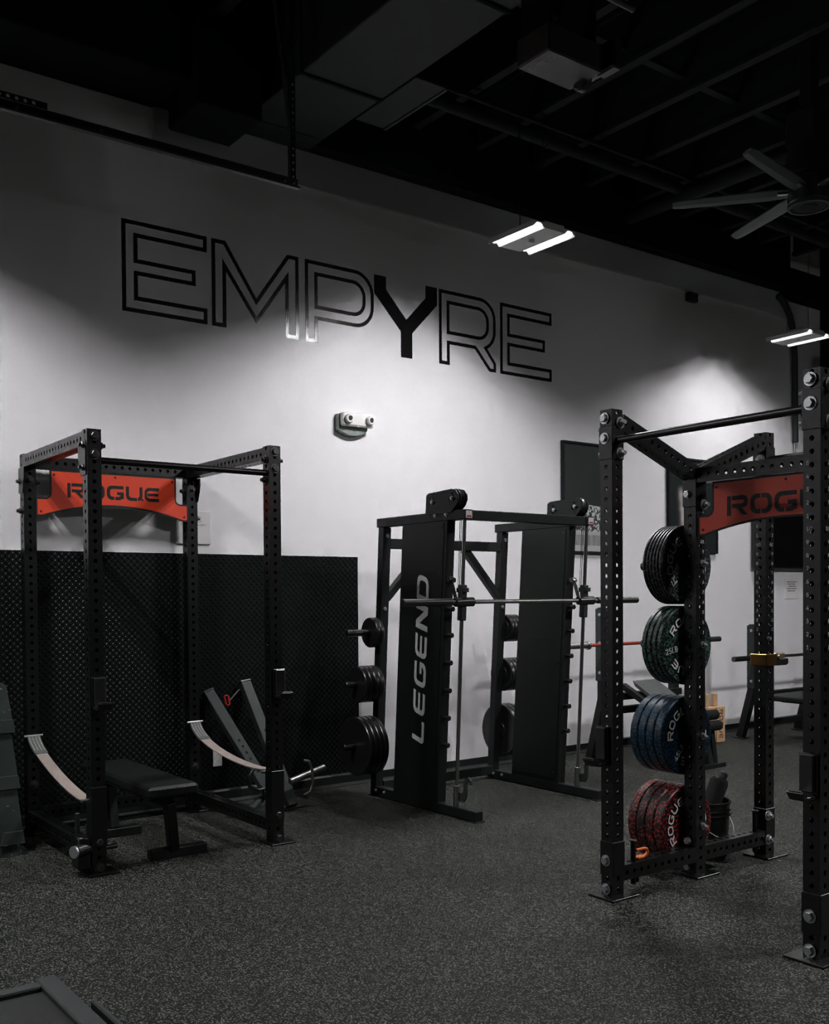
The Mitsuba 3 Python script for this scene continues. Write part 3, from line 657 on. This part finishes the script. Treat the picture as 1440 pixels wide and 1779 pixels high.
k2, a, b, d, e = lever_arm([3.36, 5.86, .03], [3.262, 6.345, .832], 'dark grey lever arm leaning on the wall mat, one with the chrome sleeve', 1)
part(k2, 'plate_sleeve', cyl([3.33, 5.84, .20], [3.61, 5.86, .262], .024, 16, ch=.003), 'steel_bar', smooth=40, label='bright chrome weight sleeve')
hc = np.array([3.42, 5.78, .20])
part(k2, 'handle', sweep([hc+[-.02, 0, .14], hc+[.02, 0, .13], hc+[.045, 0, .08], hc+[.05, 0, -.02], hc+[.03, 0, -.07], hc+[-.02, 0, -.09]], .010, 8), 'steel_bar', smooth=True)
part(k2, 'pin', cyl([3.2, 6.2976, 0.785], [3.113, 6.2669, 0.7185], .006, 8), 'steel_bar', label='steel locking pin')
part(k2, 'pin_grip', sweep(arc([3.025, 6.12, .735], [.5, 0, .87], [0.87, 0, -.5], .018, 0, 360, 14)[:-1], .006, 6, closed=True) if False else sweep([[3.0802, 6.2669, 0.7543], [3.072, 6.2669, 0.7461], [3.0843, 6.2669, 0.6949], [3.1007, 6.2669, 0.6826], [3.1109, 6.2669, 0.6949], [3.1007, 6.2669, 0.7492]], .006, 6, closed=True), 'red_grip', smooth=True, label='red ring grip of the pin')

# ================================================================== stacked boxes at the left edge
tiers = ((.0, .068, 1.592, 1.580, 'lowest', 0), (.068, .376, 1.612, 1.578, 'second', 1), (.376, .686, 1.590, 1.552, 'third', 1), (.686, .958, 1.568, 1.528, 'topmost', 1))
for z0_, z1_, xb, xt, nm, full in tiers:
    k = thing('stacking_box', f'dark scuffed green stacking box, {nm} in the leaning stack by the power rack', 'storage box', 'stacked green boxes')
    y0_, y1_ = 5.78, 6.17; xl = .95
    part(k, 'shell', hull([[x, y, z] for y in (y0_, y1_) for x, z in ((xl, z0_), (xb, z0_), (xt, z1_-.012), (xt-.02, z1_), (xl+.03, z1_))]), 'scuffed_green')
    if full:
        part(k, 'lip', hull([[x, y, z] for y in (y0_-.012, y1_) for x, z in ((xb-.13, z0_+.0), (xb+.001, z0_+.0), (xb-.008, z0_+.07), (xb-.11, z0_+.07))]), 'scuffed_green')
        for i in range(3): part(k, 'grip_rib', bx(xl+.2, xb-.14, y0_-.006, y0_+.004, z0_+.11+.018*i, z0_+.117+.018*i), 'scuffed_green')

# ================================================================== platform in the lower left corner
k = thing('equipment_platform', 'low dark platform with raised rails in the bottom left corner', 'platform')
PZt = .40
part(k, 'deck', bx(-.35, .80, 1.5, 2.715, PZt-.05, PZt-.012, .004), 'smith_paint')
part(k, 'end_rail', bx(-.35, .80, 2.715, 2.76, PZt-.06, PZt, .004), 'machine_grey')
part(k, 'side_rail', bx(.795, .85, 1.5, 2.775, PZt-.06, PZt+.004, .004), 'machine_grey')
part(k, 'side_plate', bx(.885, .900, 1.5, 2.60, PZt-.10, PZt-.02, .004), 'machine_grey')
for y in (1.7, 2.42): part(k, 'spacer_bolt', cyl([.85, y, PZt-.05], [.886, y, PZt-.05], .012, 10), 'zinc')
part(k, 'rail_screw', cyl([.85, 2.62, PZt-.03], [.858, 2.62, PZt-.03], .008, 8), 'zinc')
for x, y in ((-.3, 1.6), (-.3, 2.68), (.76, 1.6), (.76, 2.68)): part(k, 'leg', bx(x-.03, x+.03, y-.03, y+.03, 0, PZt-.05, .004), 'smith_paint')

# ================================================================== bench stations at the right
def station(x0, x1, ztop, zbar, name, label, pad, lean=True):
    k = thing('bench_station', label, 'bench press')
    for x in (x0, x1):
        part(k, 'upright', bx(x-.035, x+.035, 5.87, 5.94, .50, ztop, .004), 'smith_paint')
        part(k, 'rear_leg', bar([x, 5.905, .53], [x, 6.05, .01], .07, .07, (0, 1, 0)), 'smith_paint')
        part(k, 'foot_pad', bx(x-.05, x+.05, 5.99, 6.10, 0, .012, .003), 'black_plastic')
        part(k, 'holder_plate', bx(x-.045, x-.036, 5.83, 5.95, ztop-.62, ztop-.01, .003), 'machine_grey')
        for z in (ztop-.06, ztop-.30, ztop-.55): part(k, 'plate_bolt', hexbolt([x-.045, 5.90, z], [-1, 0, 0], r=.010, washer=.014, h=.008), 'zinc')
        part(k, 'bar_hook', cat([bx(x-.03, x+.03, 5.80, 5.87, zbar-.045, zbar-.025, .003), bx(x-.03, x+.03, 5.80, 5.812, zbar-.03, zbar+.01, .003)]), 'black_plastic')
    part(k, 'cross_tube', bx(x0, x1, 5.87, 5.93, .40, .46, .004), 'smith_paint')
    xm = (x0+x1)/2
    part(k, 'rear_tube', bx(x0, x1, 5.98, 6.04, .10, .16, .004), 'smith_paint')
    part(k, 'spine', bar([xm, 5.90, .36], [xm, 5.20, .20 if pad == 'tilt' else .36], .06, .06), 'smith_paint')
    part(k, 'front_leg', bar([xm, 5.24, .34 if pad == 'flat' else .30], [xm, 5.17, .02], .06, .06, (0, 1, 0)), 'smith_paint')
    part(k, 'front_foot', bx(xm-.17, xm+.17, 5.13, 5.20, 0, .035, .004), 'smith_paint')
    return k, xm
k, xm = station(6.40, 7.32, 1.31, 1.0, 'a', 'black bench press station behind the bumper plates', 'tilt')
part(k, 'pad', hull([[x, y+dy, z+dz] for x in (6.63, 6.93) for y, z in ((5.78, .685), (5.30, .42)) for dy, dz in ((0, 0), (-.025, -.045))]), 'pad_grey')
part(k, 'pad_frame', bar([6.60, 5.86, .64], [6.60, 5.30, .36], .05, .05), 'smith_paint'); part(k, 'pad_frame', bar([6.96, 5.86, .64], [6.96, 5.30, .36], .05, .05), 'smith_paint')
part(k, 'side_tube', bx(6.40, 7.36, 5.84, 5.90, .52, .58, .004), 'smith_paint')
for dz, dy in ((0, 0), (-.085, -.03)): part(k, 'foam_roller', cyl([6.62, 5.20+dy, .425+dz], [6.99, 5.20+dy, .425+dz], .042, 20, ch=.01), 'foam', smooth=40)
part(k, 'roller_arm', bar([6.93, 5.22, .36], [6.93, 5.18, .03], .05, .05, (0, 1, 0)), 'smith_paint')
k, xm = station(8.52, 9.50, 1.12, .79, 'b', 'black bench press station near the television', 'flat')
part(k, 'pad', bx(xm-.62, xm+.02, 5.02, 5.72, .405, .455, .012), 'upholstery', smooth=35)
part(k, 'pad_support', bx(8.72, 8.80, 5.25, 5.35, .05, .40, .004), 'smith_paint')
part(k, 'side_brace', bar([9.25, 5.55, .62], [8.86, 5.50, .40], .05, .05, (0, 1, 0)), 'smith_paint')
def barbell(x0, x1, z, y, label, shaft, sl):
    k = thing('barbell', label, 'barbell')
    part(k, 'shaft', cyl([x0+.3, y, z], [x1-.3, y, z], .0145, 16), shaft, smooth=40)
    for a, b in ((x0, x0+.36), (x1-.36, x1)):
        part(k, 'sleeve', cyl([a, y, z], [b, y, z], .025, 18, ch=.003), sl, smooth=40)
    for cx in (x0+.37, x1-.37): part(k, 'collar', cyl([cx-.014, y, z], [cx+.014, y, z], .036, 20, ch=.004), 'steel_bar', smooth=40)
barbell(5.78, 7.90, 1.0, 5.84, 'barbell with red shaft and steel sleeves on the bench station behind the bumper plates', 'red_shaft', 'steel_bar')
barbell(8.11, 10.25, .80, 5.84, 'steel barbell with dark sleeves on the bench station near the television', 'steel_bar', 'dark_steel')

# ---- wooden blocks at the baseboard
for i, (xa, lab) in enumerate(((7.925, 'light wooden block with dark lettering and a peg, beside the bumper plates'), (8.062, 'light wooden block with dark lettering and a peg, second from the bumper plates'))):
    k = thing('wooden_block', lab, 'wooden block', 'wooden blocks by the baseboard')
    part(k, 'block', bx(xa, xa+.122, 5.985, 6.105, 0, .345, .006), 'wood')
    part(k, 'peg', bx(xa+.01 if i else xa+.03, xa+.07 if i else xa+.075, 6.03, 6.075, .345, .468, .008), 'wood')
    sc = .28/ROGUE_PW
    for g in ROGUE_P: part(k, 'letter', tf(extr(affinity.scale(g, sc, .055, origin=(0, 0)), .0006), frame([xa+.032, 5.985, .315], [0, 0, -1], [1, 0, 0])), 'wood_ink')

# ---- bucket with foam roller
k = thing('bucket', 'black plastic bucket with white wire handle behind the half rack floor beam', 'bucket')
BX, BY = 4.600, 3.50
bp = [[0, 0], [.118, 0], [.121, .004], [.134, .280], [.140, .280], [.140, .290], [.136, .292], [.130, .285], [.117, .012], [0, .010]]
part(k, 'pail', tf(lathe(bp, 48), frame([BX, BY, 0], [1, 0, 0], [0, 1, 0])), 'bucket_plastic', smooth=35)
for z in (.220, .245): part(k, 'rib', tf(lathe([[.128, z-.005], [.140, z-.005], [.142, z], [.140, z+.005], [.128, z+.005], [.128, z-.005]], 48), frame([BX, BY, 0], [1, 0, 0], [0, 1, 0])), 'bucket_plastic', smooth=35)
hw = arc([BX, BY, .30], [.62, .35, 0], [-.25, -.55, -.55], .235, 0, 180, 17)
hw = [np.array([BX+.142*math.cos(t), BY-.02-.135*math.sin(t), .232-.13*math.sin(t)]) for t in np.linspace(0, math.pi, 17)]
part(k, 'handle_wire', sweep(hw, .0025, 6), 'white_plastic', smooth=True, label='white wire handle')
part(k, 'handle_grip', cyl(hw[7], hw[9], .008, 10), 'white_plastic', smooth=40)
k = thing('foam_roller', 'black ribbed foam roller standing tilted in the bucket', 'foam roller')
fa, fb = np.array([BX-.045, BY+.01, .065]), np.array([BX+.125, BY-.005, .375])
part(k, 'tube', tf(lathe([[.047, 0], [.051, .004], [.051, .35], [.047, .362], [.034, .362], [.034, .33], [0, .33], [0, 0]], 32), axis_frame(fa, fb)), 'foam', smooth=35)
part(k, 'end_ring', tf(lathe([[.038, .362], [.046, .362], [.046, .368], [.038, .368], [.038, .362]], 32), axis_frame(fa, fb)), 'black_plastic', smooth=35)
fd = (fb-fa)/np.linalg.norm(fb-fa)
part(k, 'end_knob', cyl(fa+fd*.33, fa+fd*.405+[.012, 0, 0], .028, 20, ch=.006), 'black_plastic', smooth=40)

# ---- orange shackle on the floor beam
k = single('shackle', cat([sweep([[XA+.195, YA+.035, .150], [XA+.245, YA+.032, .150], [XA+.268, YA+.030, .158], [XA+.276, YA+.028, .172], [XA+.268, YA+.026, .186], [XA+.245, YA+.024, .192], [XA+.185, YA+.022, .192]], .0075, 10),
     bx(XA+.20, XA+.25, YA+.02, YA+.05, .1425, .158, .004)]), 'orange', 'bright orange shackle on the half rack floor beam', 'shackle', smooth=40)

# ================================================================== things on the wall
def picture(x0, x1, z0_, z1_, label, fn):
    k = thing('framed_picture', label, 'picture'); w = .022
    part(k, 'frame', cat([bx(x0, x1, WY-.035, WY, z1_-w, z1_, .003), bx(x0, x1, WY-.035, WY, z0_, z0_+w, .003), bx(x0, x0+w, WY-.035, WY, z0_, z1_, .003), bx(x1-w, x1, WY-.035, WY, z0_, z1_, .003)]), 'matte_black')
    b = principled(mikit.proc(fn), .35, 0, .5)
    part(k, 'print', mikit.ply(bx(x0+w, x1-w, WY-.024, WY-.01, z0_+w, z1_-w), b), None) if False else None
    kk = k+'__print'; scene[kk] = mikit.ply(bx(x0+w, x1-w, WY-.024, WY-.01, z0_+w, z1_-w), b); labels[kk] = {'label': 'black and white photographic print'}
def print1(p, n, uv):
    u, v = (p.x-6.399)/.7475, (p.z-1.7865)/.993
    r = mikit.cell_rand(p.x*75, p.z*75, 2); q = mikit.noise(p.x*40, p.z*40)
    crowd = dr.select((v > .20) & (v < .47 - .06*u), dr.select(r*.6+q*.6 > .66, .42, .02), .0)
    low = dr.select(v <= .20, dr.select(v < .075, .40, .16+.12*mikit.noise(p.x*60, p.z*6)), 0.0)
    edge = dr.select((v > .17) & (v < .205), .35, 0.0)
    hoop = dr.select((u > .66) & (u < .69) & (v > .62) & (v < .84), .4, 0.0)+dr.select((u > .69) & (dr.abs(v-.86-(u-.69)*.25) < .014), .4, 0.0)+dr.select((u > .66) & (v > .58) & (v < .68) & (r > .55), .25, 0.0)
    return mi.Color3f(.018, .023, .022)+mi.Color3f(1.)*dr.maximum(dr.maximum(crowd, low), dr.maximum(edge, hoop))
def print2(p, n, uv):
    u, v = (p.x-7.830)/.765, (p.z-1.819)/.932
    s = dr.exp(-dr.square((u-.22-.10*(1-v))/.05))*mikit.smoothstep(.02, .2, v)*mikit.smoothstep(.72, .6, v)
    return mikit.mix((.016, .021, .020), (.42, .38, .36), s*(.5+.6*mikit.noise(p.x*20, p.z*20)))
picture(6.399, 7.1475, 1.7865, 2.7798, 'black framed basketball picture over the plain Smith machine panel', print1)
picture(7.8295, 8.5944, 1.8213, 2.7491, 'black framed dark picture behind the top bumper plates', print2)
k = thing('television', 'black wall television beside the far post of the half rack', 'television')
part(k, 'case', bx(9.1648, 10.2042, WY-.09, WY-.03, 1.681, 2.3005, .006), 'black_plastic'); part(k, 'screen', bx(9.1802, 10.1888, WY-.0925, WY-.089, 1.6964, 2.2852), 'screen')
part(k, 'wall_bracket', bx(9.5232, 9.8304, WY-.031, WY-.0005, 1.8602, 2.1674), 'matte_black')
k = thing('emergency_light', 'white twin-head emergency light on the white wall', 'emergency light')
part(k, 'back_body', place(Polygon([(4.060, 2.772), (4.316, 2.772), (4.316, 2.669)]+[(4.316-.256*t, 2.654-.036*math.sin(math.pi*t)) for t in np.linspace(.05, 1, 12)]), .05, [0, WY, 0], [1, 0, 0], [0, 0, 1]), 'grey_plastic')
part(k, 'housing', bx(4.0704, 4.3469, WY-.095, WY-.048, 2.6815, 2.7839, .010), 'white_plastic', smooth=35)
for x, dx in ((4.117, 0), (4.301, .02)):
    cc = np.array([x, WY-.094, 2.736]); n_ = np.array([dx*9, -1., -.1]); n_ /= np.linalg.norm(n_)
    h = part(k, 'lamp_head', cyl(cc-n_*.0, cc+n_*.030, .034, 24, ch=.005), 'white_plastic', smooth=40)
    part(h, 'lens', cyl(cc+n_*.028, cc+n_*.0315, .018, 16), 'lens')
part(k, 'status_light', cyl([4.2086, WY-.09, 2.6815], [4.2086, WY-.09, 2.6764], .005, 8), 'white_letter')
k = thing('wall_notice', 'white framed notice on the wall beneath the red sign', 'notice')
part(k, 'sheet', bx(2.7904, 3.0433, WY-.012, WY, 1.7804, 2.0036, .002), 'paper')
lines = []
for i, t in enumerate(('DO NOT LEAN', 'BARBELLS OR', 'DUMBBELLS AGAINST', 'THE', 'WALLS')):
    m = text(t, .0125); w_ = m.bounds[1][0]-m.bounds[0][0]
    lines.append(tf(m, frame([2.918-w_/2, WY-.012, 1.953-.0245*i], [1, 0, 0], [0, 0, 1])))
part(k, 'print', cat(lines), 'ink')
k = thing('wall_notice', 'small white paper notice under the television', 'notice')
part(k, 'sheet', bx(9.7956, 10.0454, WY-.006, WY, 1.3605, 1.5786), 'paper')
part(k, 'print', cat([bx(9.83+.012*(i % 3), 10.01-.014*((i*2) % 3), WY-.0066, WY-.006, 1.538-.0245*i, 1.546-.0245*i) for i in range(5)]), 'ink')
def outlet(x, z, y, label):
    k = thing('wall_outlet', label, 'outlet')
    part(k, 'cover', bx(x-.035, x+.035, y-.006, y, z-.057, z+.057, .003), 'white_plastic')
    for dz in (-.022, .022):
        h = part(k, 'socket', cyl([x, y-.006, z+dz], [x, y-.0075, z+dz], .017, 16), 'white_plastic')
        part(h, 'slot', cat([bx(x+s-.0015, x+s+.0015, y-.0085, y-.007, z+dz-.004, z+dz+.006) for s in (-.007, .007)]), 'ink')
    return k
outlet(3.072, .314, WY-.0145, 'white double outlet set in the diamond-plate wall mat')
k = outlet(9.933, .375, WY, 'white wall outlet with a black plug near the bench station')
k = thing('charger_cable', 'black plug and looped cord at the far wall outlet', 'cord')
part(k, 'plug', bx(9.9123, 9.9635, WY-.05, WY-.009, 0.3345, 0.3754, .006), 'black_plastic')
part(k, 'cable', sweep([[9.9533, WY-.045, 0.3549], [10.0147, WY-.05, 0.3601], [10.0659, WY-.05, 0.3242], [10.0659, WY-.05, 0.2218], [10.0352, WY-.03, 0.012]], .006, 6), 'black_plastic', smooth=True)
single('wall_sensor', bx(8.12, 8.253, WY-.06, WY, 4.282, 4.369, .008), 'matte_black', 'small black sensor box high on the white wall', 'sensor')
k = thing('conduit_pipe', 'dark conduit pipe running down the white wall beside the far lamp', 'pipe')
part(k, 'pipe', sweep([[9.5846, WY-.06, 4.5687], [9.6563, WY-.06, 4.538], [9.728, WY-.06, 4.4817], [9.7894, WY-.06, 4.41], [9.8406, WY-.055, 4.3178], [9.8816, WY-.05, 4.2052], [9.9021, WY-.045, 4.0823], [9.9123, WY-.045, 3.9594], [9.9226, WY-.04, 3.5498], [9.9328, WY-.04, 3.0583]], .032, 12), 'machine_grey', smooth=True)
part(k, 'thin_pipe', sweep([[9.943, WY-.02, 3.0788], [9.9482, WY-.02, 2.8842], [9.9533, WY-.02, 2.6487], [9.9942, WY-.03, 2.5873], [10.0864, WY-.03, 2.5668]], .012, 8), 'steel_bar', smooth=True)

# ================================================================== overhead things
k = thing('air_duct', 'large dark rectangular air duct under the ceiling', 'air duct')
part(k, 'duct_body', bx(3.2256, 3.8195, 2.2528, 6.144, 4.6353, 5.2906, .006), 'duct_paint')
part(k, 'end_boot', bx(3.2256, 3.8195, 6.1542, 6.3898, 4.6312, 5.2906, .006), 'duct_paint')
part(k, 'bottom_plate', bx(3.8195, 4.0499, 5.0483, 5.7344, 4.623, 4.6414, .004), 'duct_paint')
part(k, 'bottom_flange', bx(4.0499, 4.0704, 5.0483, 5.7344, 4.6148, 4.6557, .003), 'lamp_white' if False else 'machine_grey')
part(k, 'branch', bx(3.8195, 4.055, 5.0483, 5.7344, 4.6414, 5.0858, .004), 'deck_paint')
for y in (2.97, 4.20, 5.43): part(k, 'seam', bx(3.221, 3.825, y-.012, y+.012, 4.623, 5.2), 'deck_paint')
k = thing('air_duct', 'black boxed duct along the top of the wall at the photo left', 'air duct')
part(k, 'duct_body', bx(-3, 2.662, 5.837, 6.195, 4.594, 5.3, .01), 'deck_paint'); part(k, 'drop_box', bx(2.683, 3.118, 5.734, 6.195, 4.42, 5.2, .01), 'deck_paint')
k = thing('track_rail', 'grey steel door track hanging below the ceiling at the photo left', 'rail')
ty, rx, rz = 5.325, 3.128, 3.862
part(k, 'track', cat([bx(-1, rx, ty, ty+.004, rz, rz+.058), bx(-1, rx, ty-.028, ty, rz-.002, rz+.003), bx(-1, rx, ty-.010, ty, rz+.054, rz+.058)]), 'dark_steel')
part(k, 'track_lip', bx(-1, rx, ty-.031, ty-.028, rz-.002, rz+.009), 'fan_grey')
v0 = [affinity.translate(disc(.010, 8), u, 0) for u in np.arange(.03, 2.42, .042)]
pa = Polygon(sbox(0, -.017, 2.45, .017).exterior.coords, [h.exterior.coords for h in v0])
part(k, 'punched_angle', place(pa, .003, [-.80, ty-.002, rz+.080], [1, 0, 0], [0, 0, 1]), 'dark_steel')
HL = 5.40-rz-.045
v0 = [affinity.translate(disc(.0085, 8), 0, u) for u in np.arange(.03, HL-.03, .042)]
pv = Polygon(sbox(-.017, 0, .017, HL).exterior.coords, [h.exterior.coords for h in v0])
part(k, 'hanger', cat([place(pv, .003, [rx-.026, ty+.008, rz+.045], [1, 0, 0], [0, 0, 1]), bx(rx-.045, rx-.042, ty+.004, ty+.038, rz+.045, 5.40)]), 'ceiling_paint')
p0, p1 = np.array([rx-.036, ty+.018, rz+.32]), np.array([rx-.20, ty+.018, 5.40])
sc = np.linalg.norm(p1-p0)/HL
part(k, 'diagonal_hanger', tf(tf(extr(affinity.scale(pv, 1, sc, origin=(0, 0)), .003), frame([0, 0, 0], [0, 1, 0], [0, 0, 1])), axis_frame(p0, p1, (0, 1, 0))), 'ceiling_paint')
for x in (rx-.03, rx-.09, 1.93, 1.5): part(k, 'track_bolt', cyl([x, ty-.001, rz+.03], [x, ty-.010, rz+.03], .008, 8), 'zinc')
k = thing('sprinkler_pipe', 'dark pipe running parallel to the wall below the joists', 'pipe')
part(k, 'pipe', cyl([4.0755, 5.632, 4.881], [13.312, 5.632, 4.881], .045, 16), 'ceiling_paint', smooth=40)
part(k, 'thin_pipe', cyl([4.0755, 5.5091, 4.922], [13.312, 5.5091, 4.922], .016, 10), 'ceiling_paint', smooth=40)
for x in (5.5, 7.4, 9.3): part(k, 'pipe_hanger', cat([tf(lathe([[.045, -.015], [.053, -.015], [.053, .015], [.045, .015], [.045, -.015]], 16), frame([x, 5.632, 4.881], [0, 1, 0], [0, 0, 1])), cyl([x, 5.632, 4.93], [x, 5.632, 5.4], .006, 6)]), 'ceiling_paint')
k = thing('sprinkler_pipe', 'dark pipe running out from the wall above the near lamp', 'pipe')
part(k, 'pipe', cyl([7.1168, 6.2464, 4.8298], [7.1168, -4.096, 4.8298], .06, 16), 'ceiling_paint', smooth=40)
# door opener
k = thing('door_opener', 'brown garage door opener box hanging from the black ceiling', 'door opener')
ox, oy, oz = 3.233, 3.292, 3.857
part(k, 'case', bx(ox, ox+.35, oy, oy+.215, oz, oz+.13, .008), 'brown_box')
part(k, 'label_plate', tf(extr(sbox(0, 0, .155, .026).difference(sbox(.002, .002, .153, .024)), .0006), frame([ox+.045, oy+.185, oz], [0, -1, 0], [1, 0, 0], [0, 0, -1])), 'grey_letter')
m = text('LiftMaster', .013); part(k, 'lettering', tf(m, frame([ox+.052, oy+.176, oz], [0, -1, 0], [1, 0, 0], [0, 0, -1])), 'grey_letter', label='small outlined name plate')
part(k, 'motor', cyl([ox+.39, oy+.02, oz+.09], [ox+.39, oy+.16, oz+.09], .065, 24, ch=.008), 'black_plastic', smooth=40)
part(k, 'pulley_cover', cat([cyl([ox+.33, oy+.14, oz+.02], [ox+.38, oy+.14, oz+.02], .05, 20, ch=.01), bx(ox+.36, ox+.42, oy-.06, oy+.06, oz+.01, oz+.15, .01)]), 'black_plastic', smooth=35)
part(k, 'bracket', cat([bx(ox+.02, ox+.045, oy+.02, oy+.2, oz+.13, 4.628), bx(ox+.30, ox+.325, oy+.02, oy+.2, oz+.13, 4.628)]), 'deck_paint')
part(k, 'drive_tube', cyl([1.2, oy-.05, oz+.32], [ox+.5, oy-.05, oz+.32], .016, 12), 'dark_steel', smooth=40)
# ceiling fan
k = thing('ceiling_fan', 'dark six-blade ceiling fan on a black pole', 'ceiling fan')
fx, fy, fz = 6.129, 3.825, 3.959
part(k, 'pole', bx(fx-.045, fx+.045, fy-.045, fy+.045, fz+.30, 5.38, .006), 'matte_black')
part(k, 'motor_cover', cat([cyl([fx, fy, fz+.20], [fx, fy, fz+.40], .17, 32, r2=.13), bx(fx-.11, fx+.11, fy-.11, fy+.11, fz+.40, fz+.62, .01)]), 'matte_black', smooth=35)
part(k, 'hub', cyl([fx, fy, fz+.02], [fx, fy, fz+.20], .135, 36, ch=.01), 'dark_steel', smooth=35)
part(k, 'hub_ring', tf(lathe([[.118, 0], [.135, 0], [.135, .02], [.118, .02], [.118, 0]], 40), frame([fx, fy, fz], [1, 0, 0], [0, 1, 0])), 'machine_grey', smooth=35)
part(k, 'hub_face', cyl([fx, fy, fz+.006], [fx, fy, fz+.02], .118, 36), 'ceiling_paint', smooth=35)
part(k, 'hub_centre', cyl([fx, fy, fz+.003], [fx, fy, fz+.02], .055, 30), 'matte_black', smooth=35)
for i in range(6):
    a = math.radians(8.5+60*i); d = np.array([math.cos(a), math.sin(a), 0]); s = np.array([-d[1], d[0], 0])
    pts = []
    for r_, w_ in ((.12, .035), (.25, .045), (.80, .036), (.87, .028)):
        for e_, th in ((-1, .004), (1, .004), (0, .010)):
            pts.append(np.array([fx, fy, fz+.105])+d*r_+s*w_*e_+np.array([0, 0, .35*w_*e_+th])); pts.append(np.array([fx, fy, fz+.105])+d*r_+s*w_*e_+np.array([0, 0, .35*w_*e_-th]))
    part(k, 'blade', hull(pts), 'fan_grey')
    part(k, 'blade_clamp', bar(np.array([fx, fy, fz+.105])+d*.10, np.array([fx, fy, fz+.105])+d*.20, .06, .02), 'steel_bar')

# ------------------------------------------------------------------ lamps (reflector troughs along y)
def lamp(x, y, z, label, drop=5.40, group='strip lamps hanging in a row beside the wall', power=1.0):
    k = thing('strip_lamp', label, 'ceiling lamp', group); L = .215; w = .046; h = .0165; e = .013
    part(k, 'housing', bx(x-.087, x+.087, y-L, y+L, z+.004, z+.05, .003), 'lamp_white')
    for s in (-1, 1):
        cx = x+s*.135; zt = z+h+.022
        prof = Polygon([(-w-.002, 0), (-w, 0), (-e-.004, h+.010), (e+.004, h+.010), (w, 0), (w+.002, 0), (w+.002, .034), (-w-.002, .034)])
        part(k, 'reflector', tf(extr(prof, 2*L), frame([cx, y+L, z], [1, 0, 0], [0, 0, 1])), 'reflector_white')
        ang = np.linspace(0, math.pi, 9); ring = np.array([[e*math.cos(a), -.010*math.sin(a)] for a in ang]); v, f = [], []
        for yy in (y-L+.004, y+L-.004):
            v += [[cx+a, yy, z+h+.0095+b] for a, b in ring]
        n = len(ring)
        for i in range(n-1): f += [[i, i+1, n+i+1], [i, n+i+1, n+i]]
        for i in range(1, n-1): f += [[0, i+1, i], [n, n+i, n+i+1]]
        m = trimesh.Trimesh(v, f, process=False)
        if m.face_normals[:2*(n-1), 2].mean() > 0: m.invert()
        kk = part(k, 'light_strip', m, 'lamp_white', label='glowing LED strip')
        scene[kk]['emitter'] = {'type': 'area', 'radiance': {'type': 'rgb', 'value': [LAMP*power, LAMP*power*.985, LAMP*power]}}
    for yy in (y-L*.5, y+L*.5): part(k, 'cable', cyl([x, yy, z+.05], [x, yy, drop], .003, 6), 'matte_black')
    part(k, 'sensor', cyl([x, y, z+.004], [x, y, z-.016], .022, 16, ch=.006), 'lamp_white', smooth=40)
    part(k, 'driver_box', bx(x-.06, x+.06, y-.10, y+.10, z+.05, z+.09, .004), 'lamp_white')
lamp(4.5978, 4.8538, 3.7239, 'bright twin-strip lamp hanging above the Smith machine')
lamp(8.5606, 5.4579, 3.7802, 'bright twin-strip lamp hanging by the dark column', power=.38)
lamp(0.5632, 4.9152, 3.7239, 'twin-strip lamp of the same row outside the photo at its left')
lamp(-3.2768, 4.9152, 3.7239, 'farthest twin-strip lamp of the row outside the photo')
lamp(4.864, 0.8704, 3.7546, 'twin-strip lamp of the nearer row outside the photo on its right side', group='strip lamps of the nearer row')
lamp(8.9088, 1.1264, 3.7546, 'farther twin-strip lamp of the nearer row outside the photo on its right side', group='strip lamps of the nearer row', power=2.3)
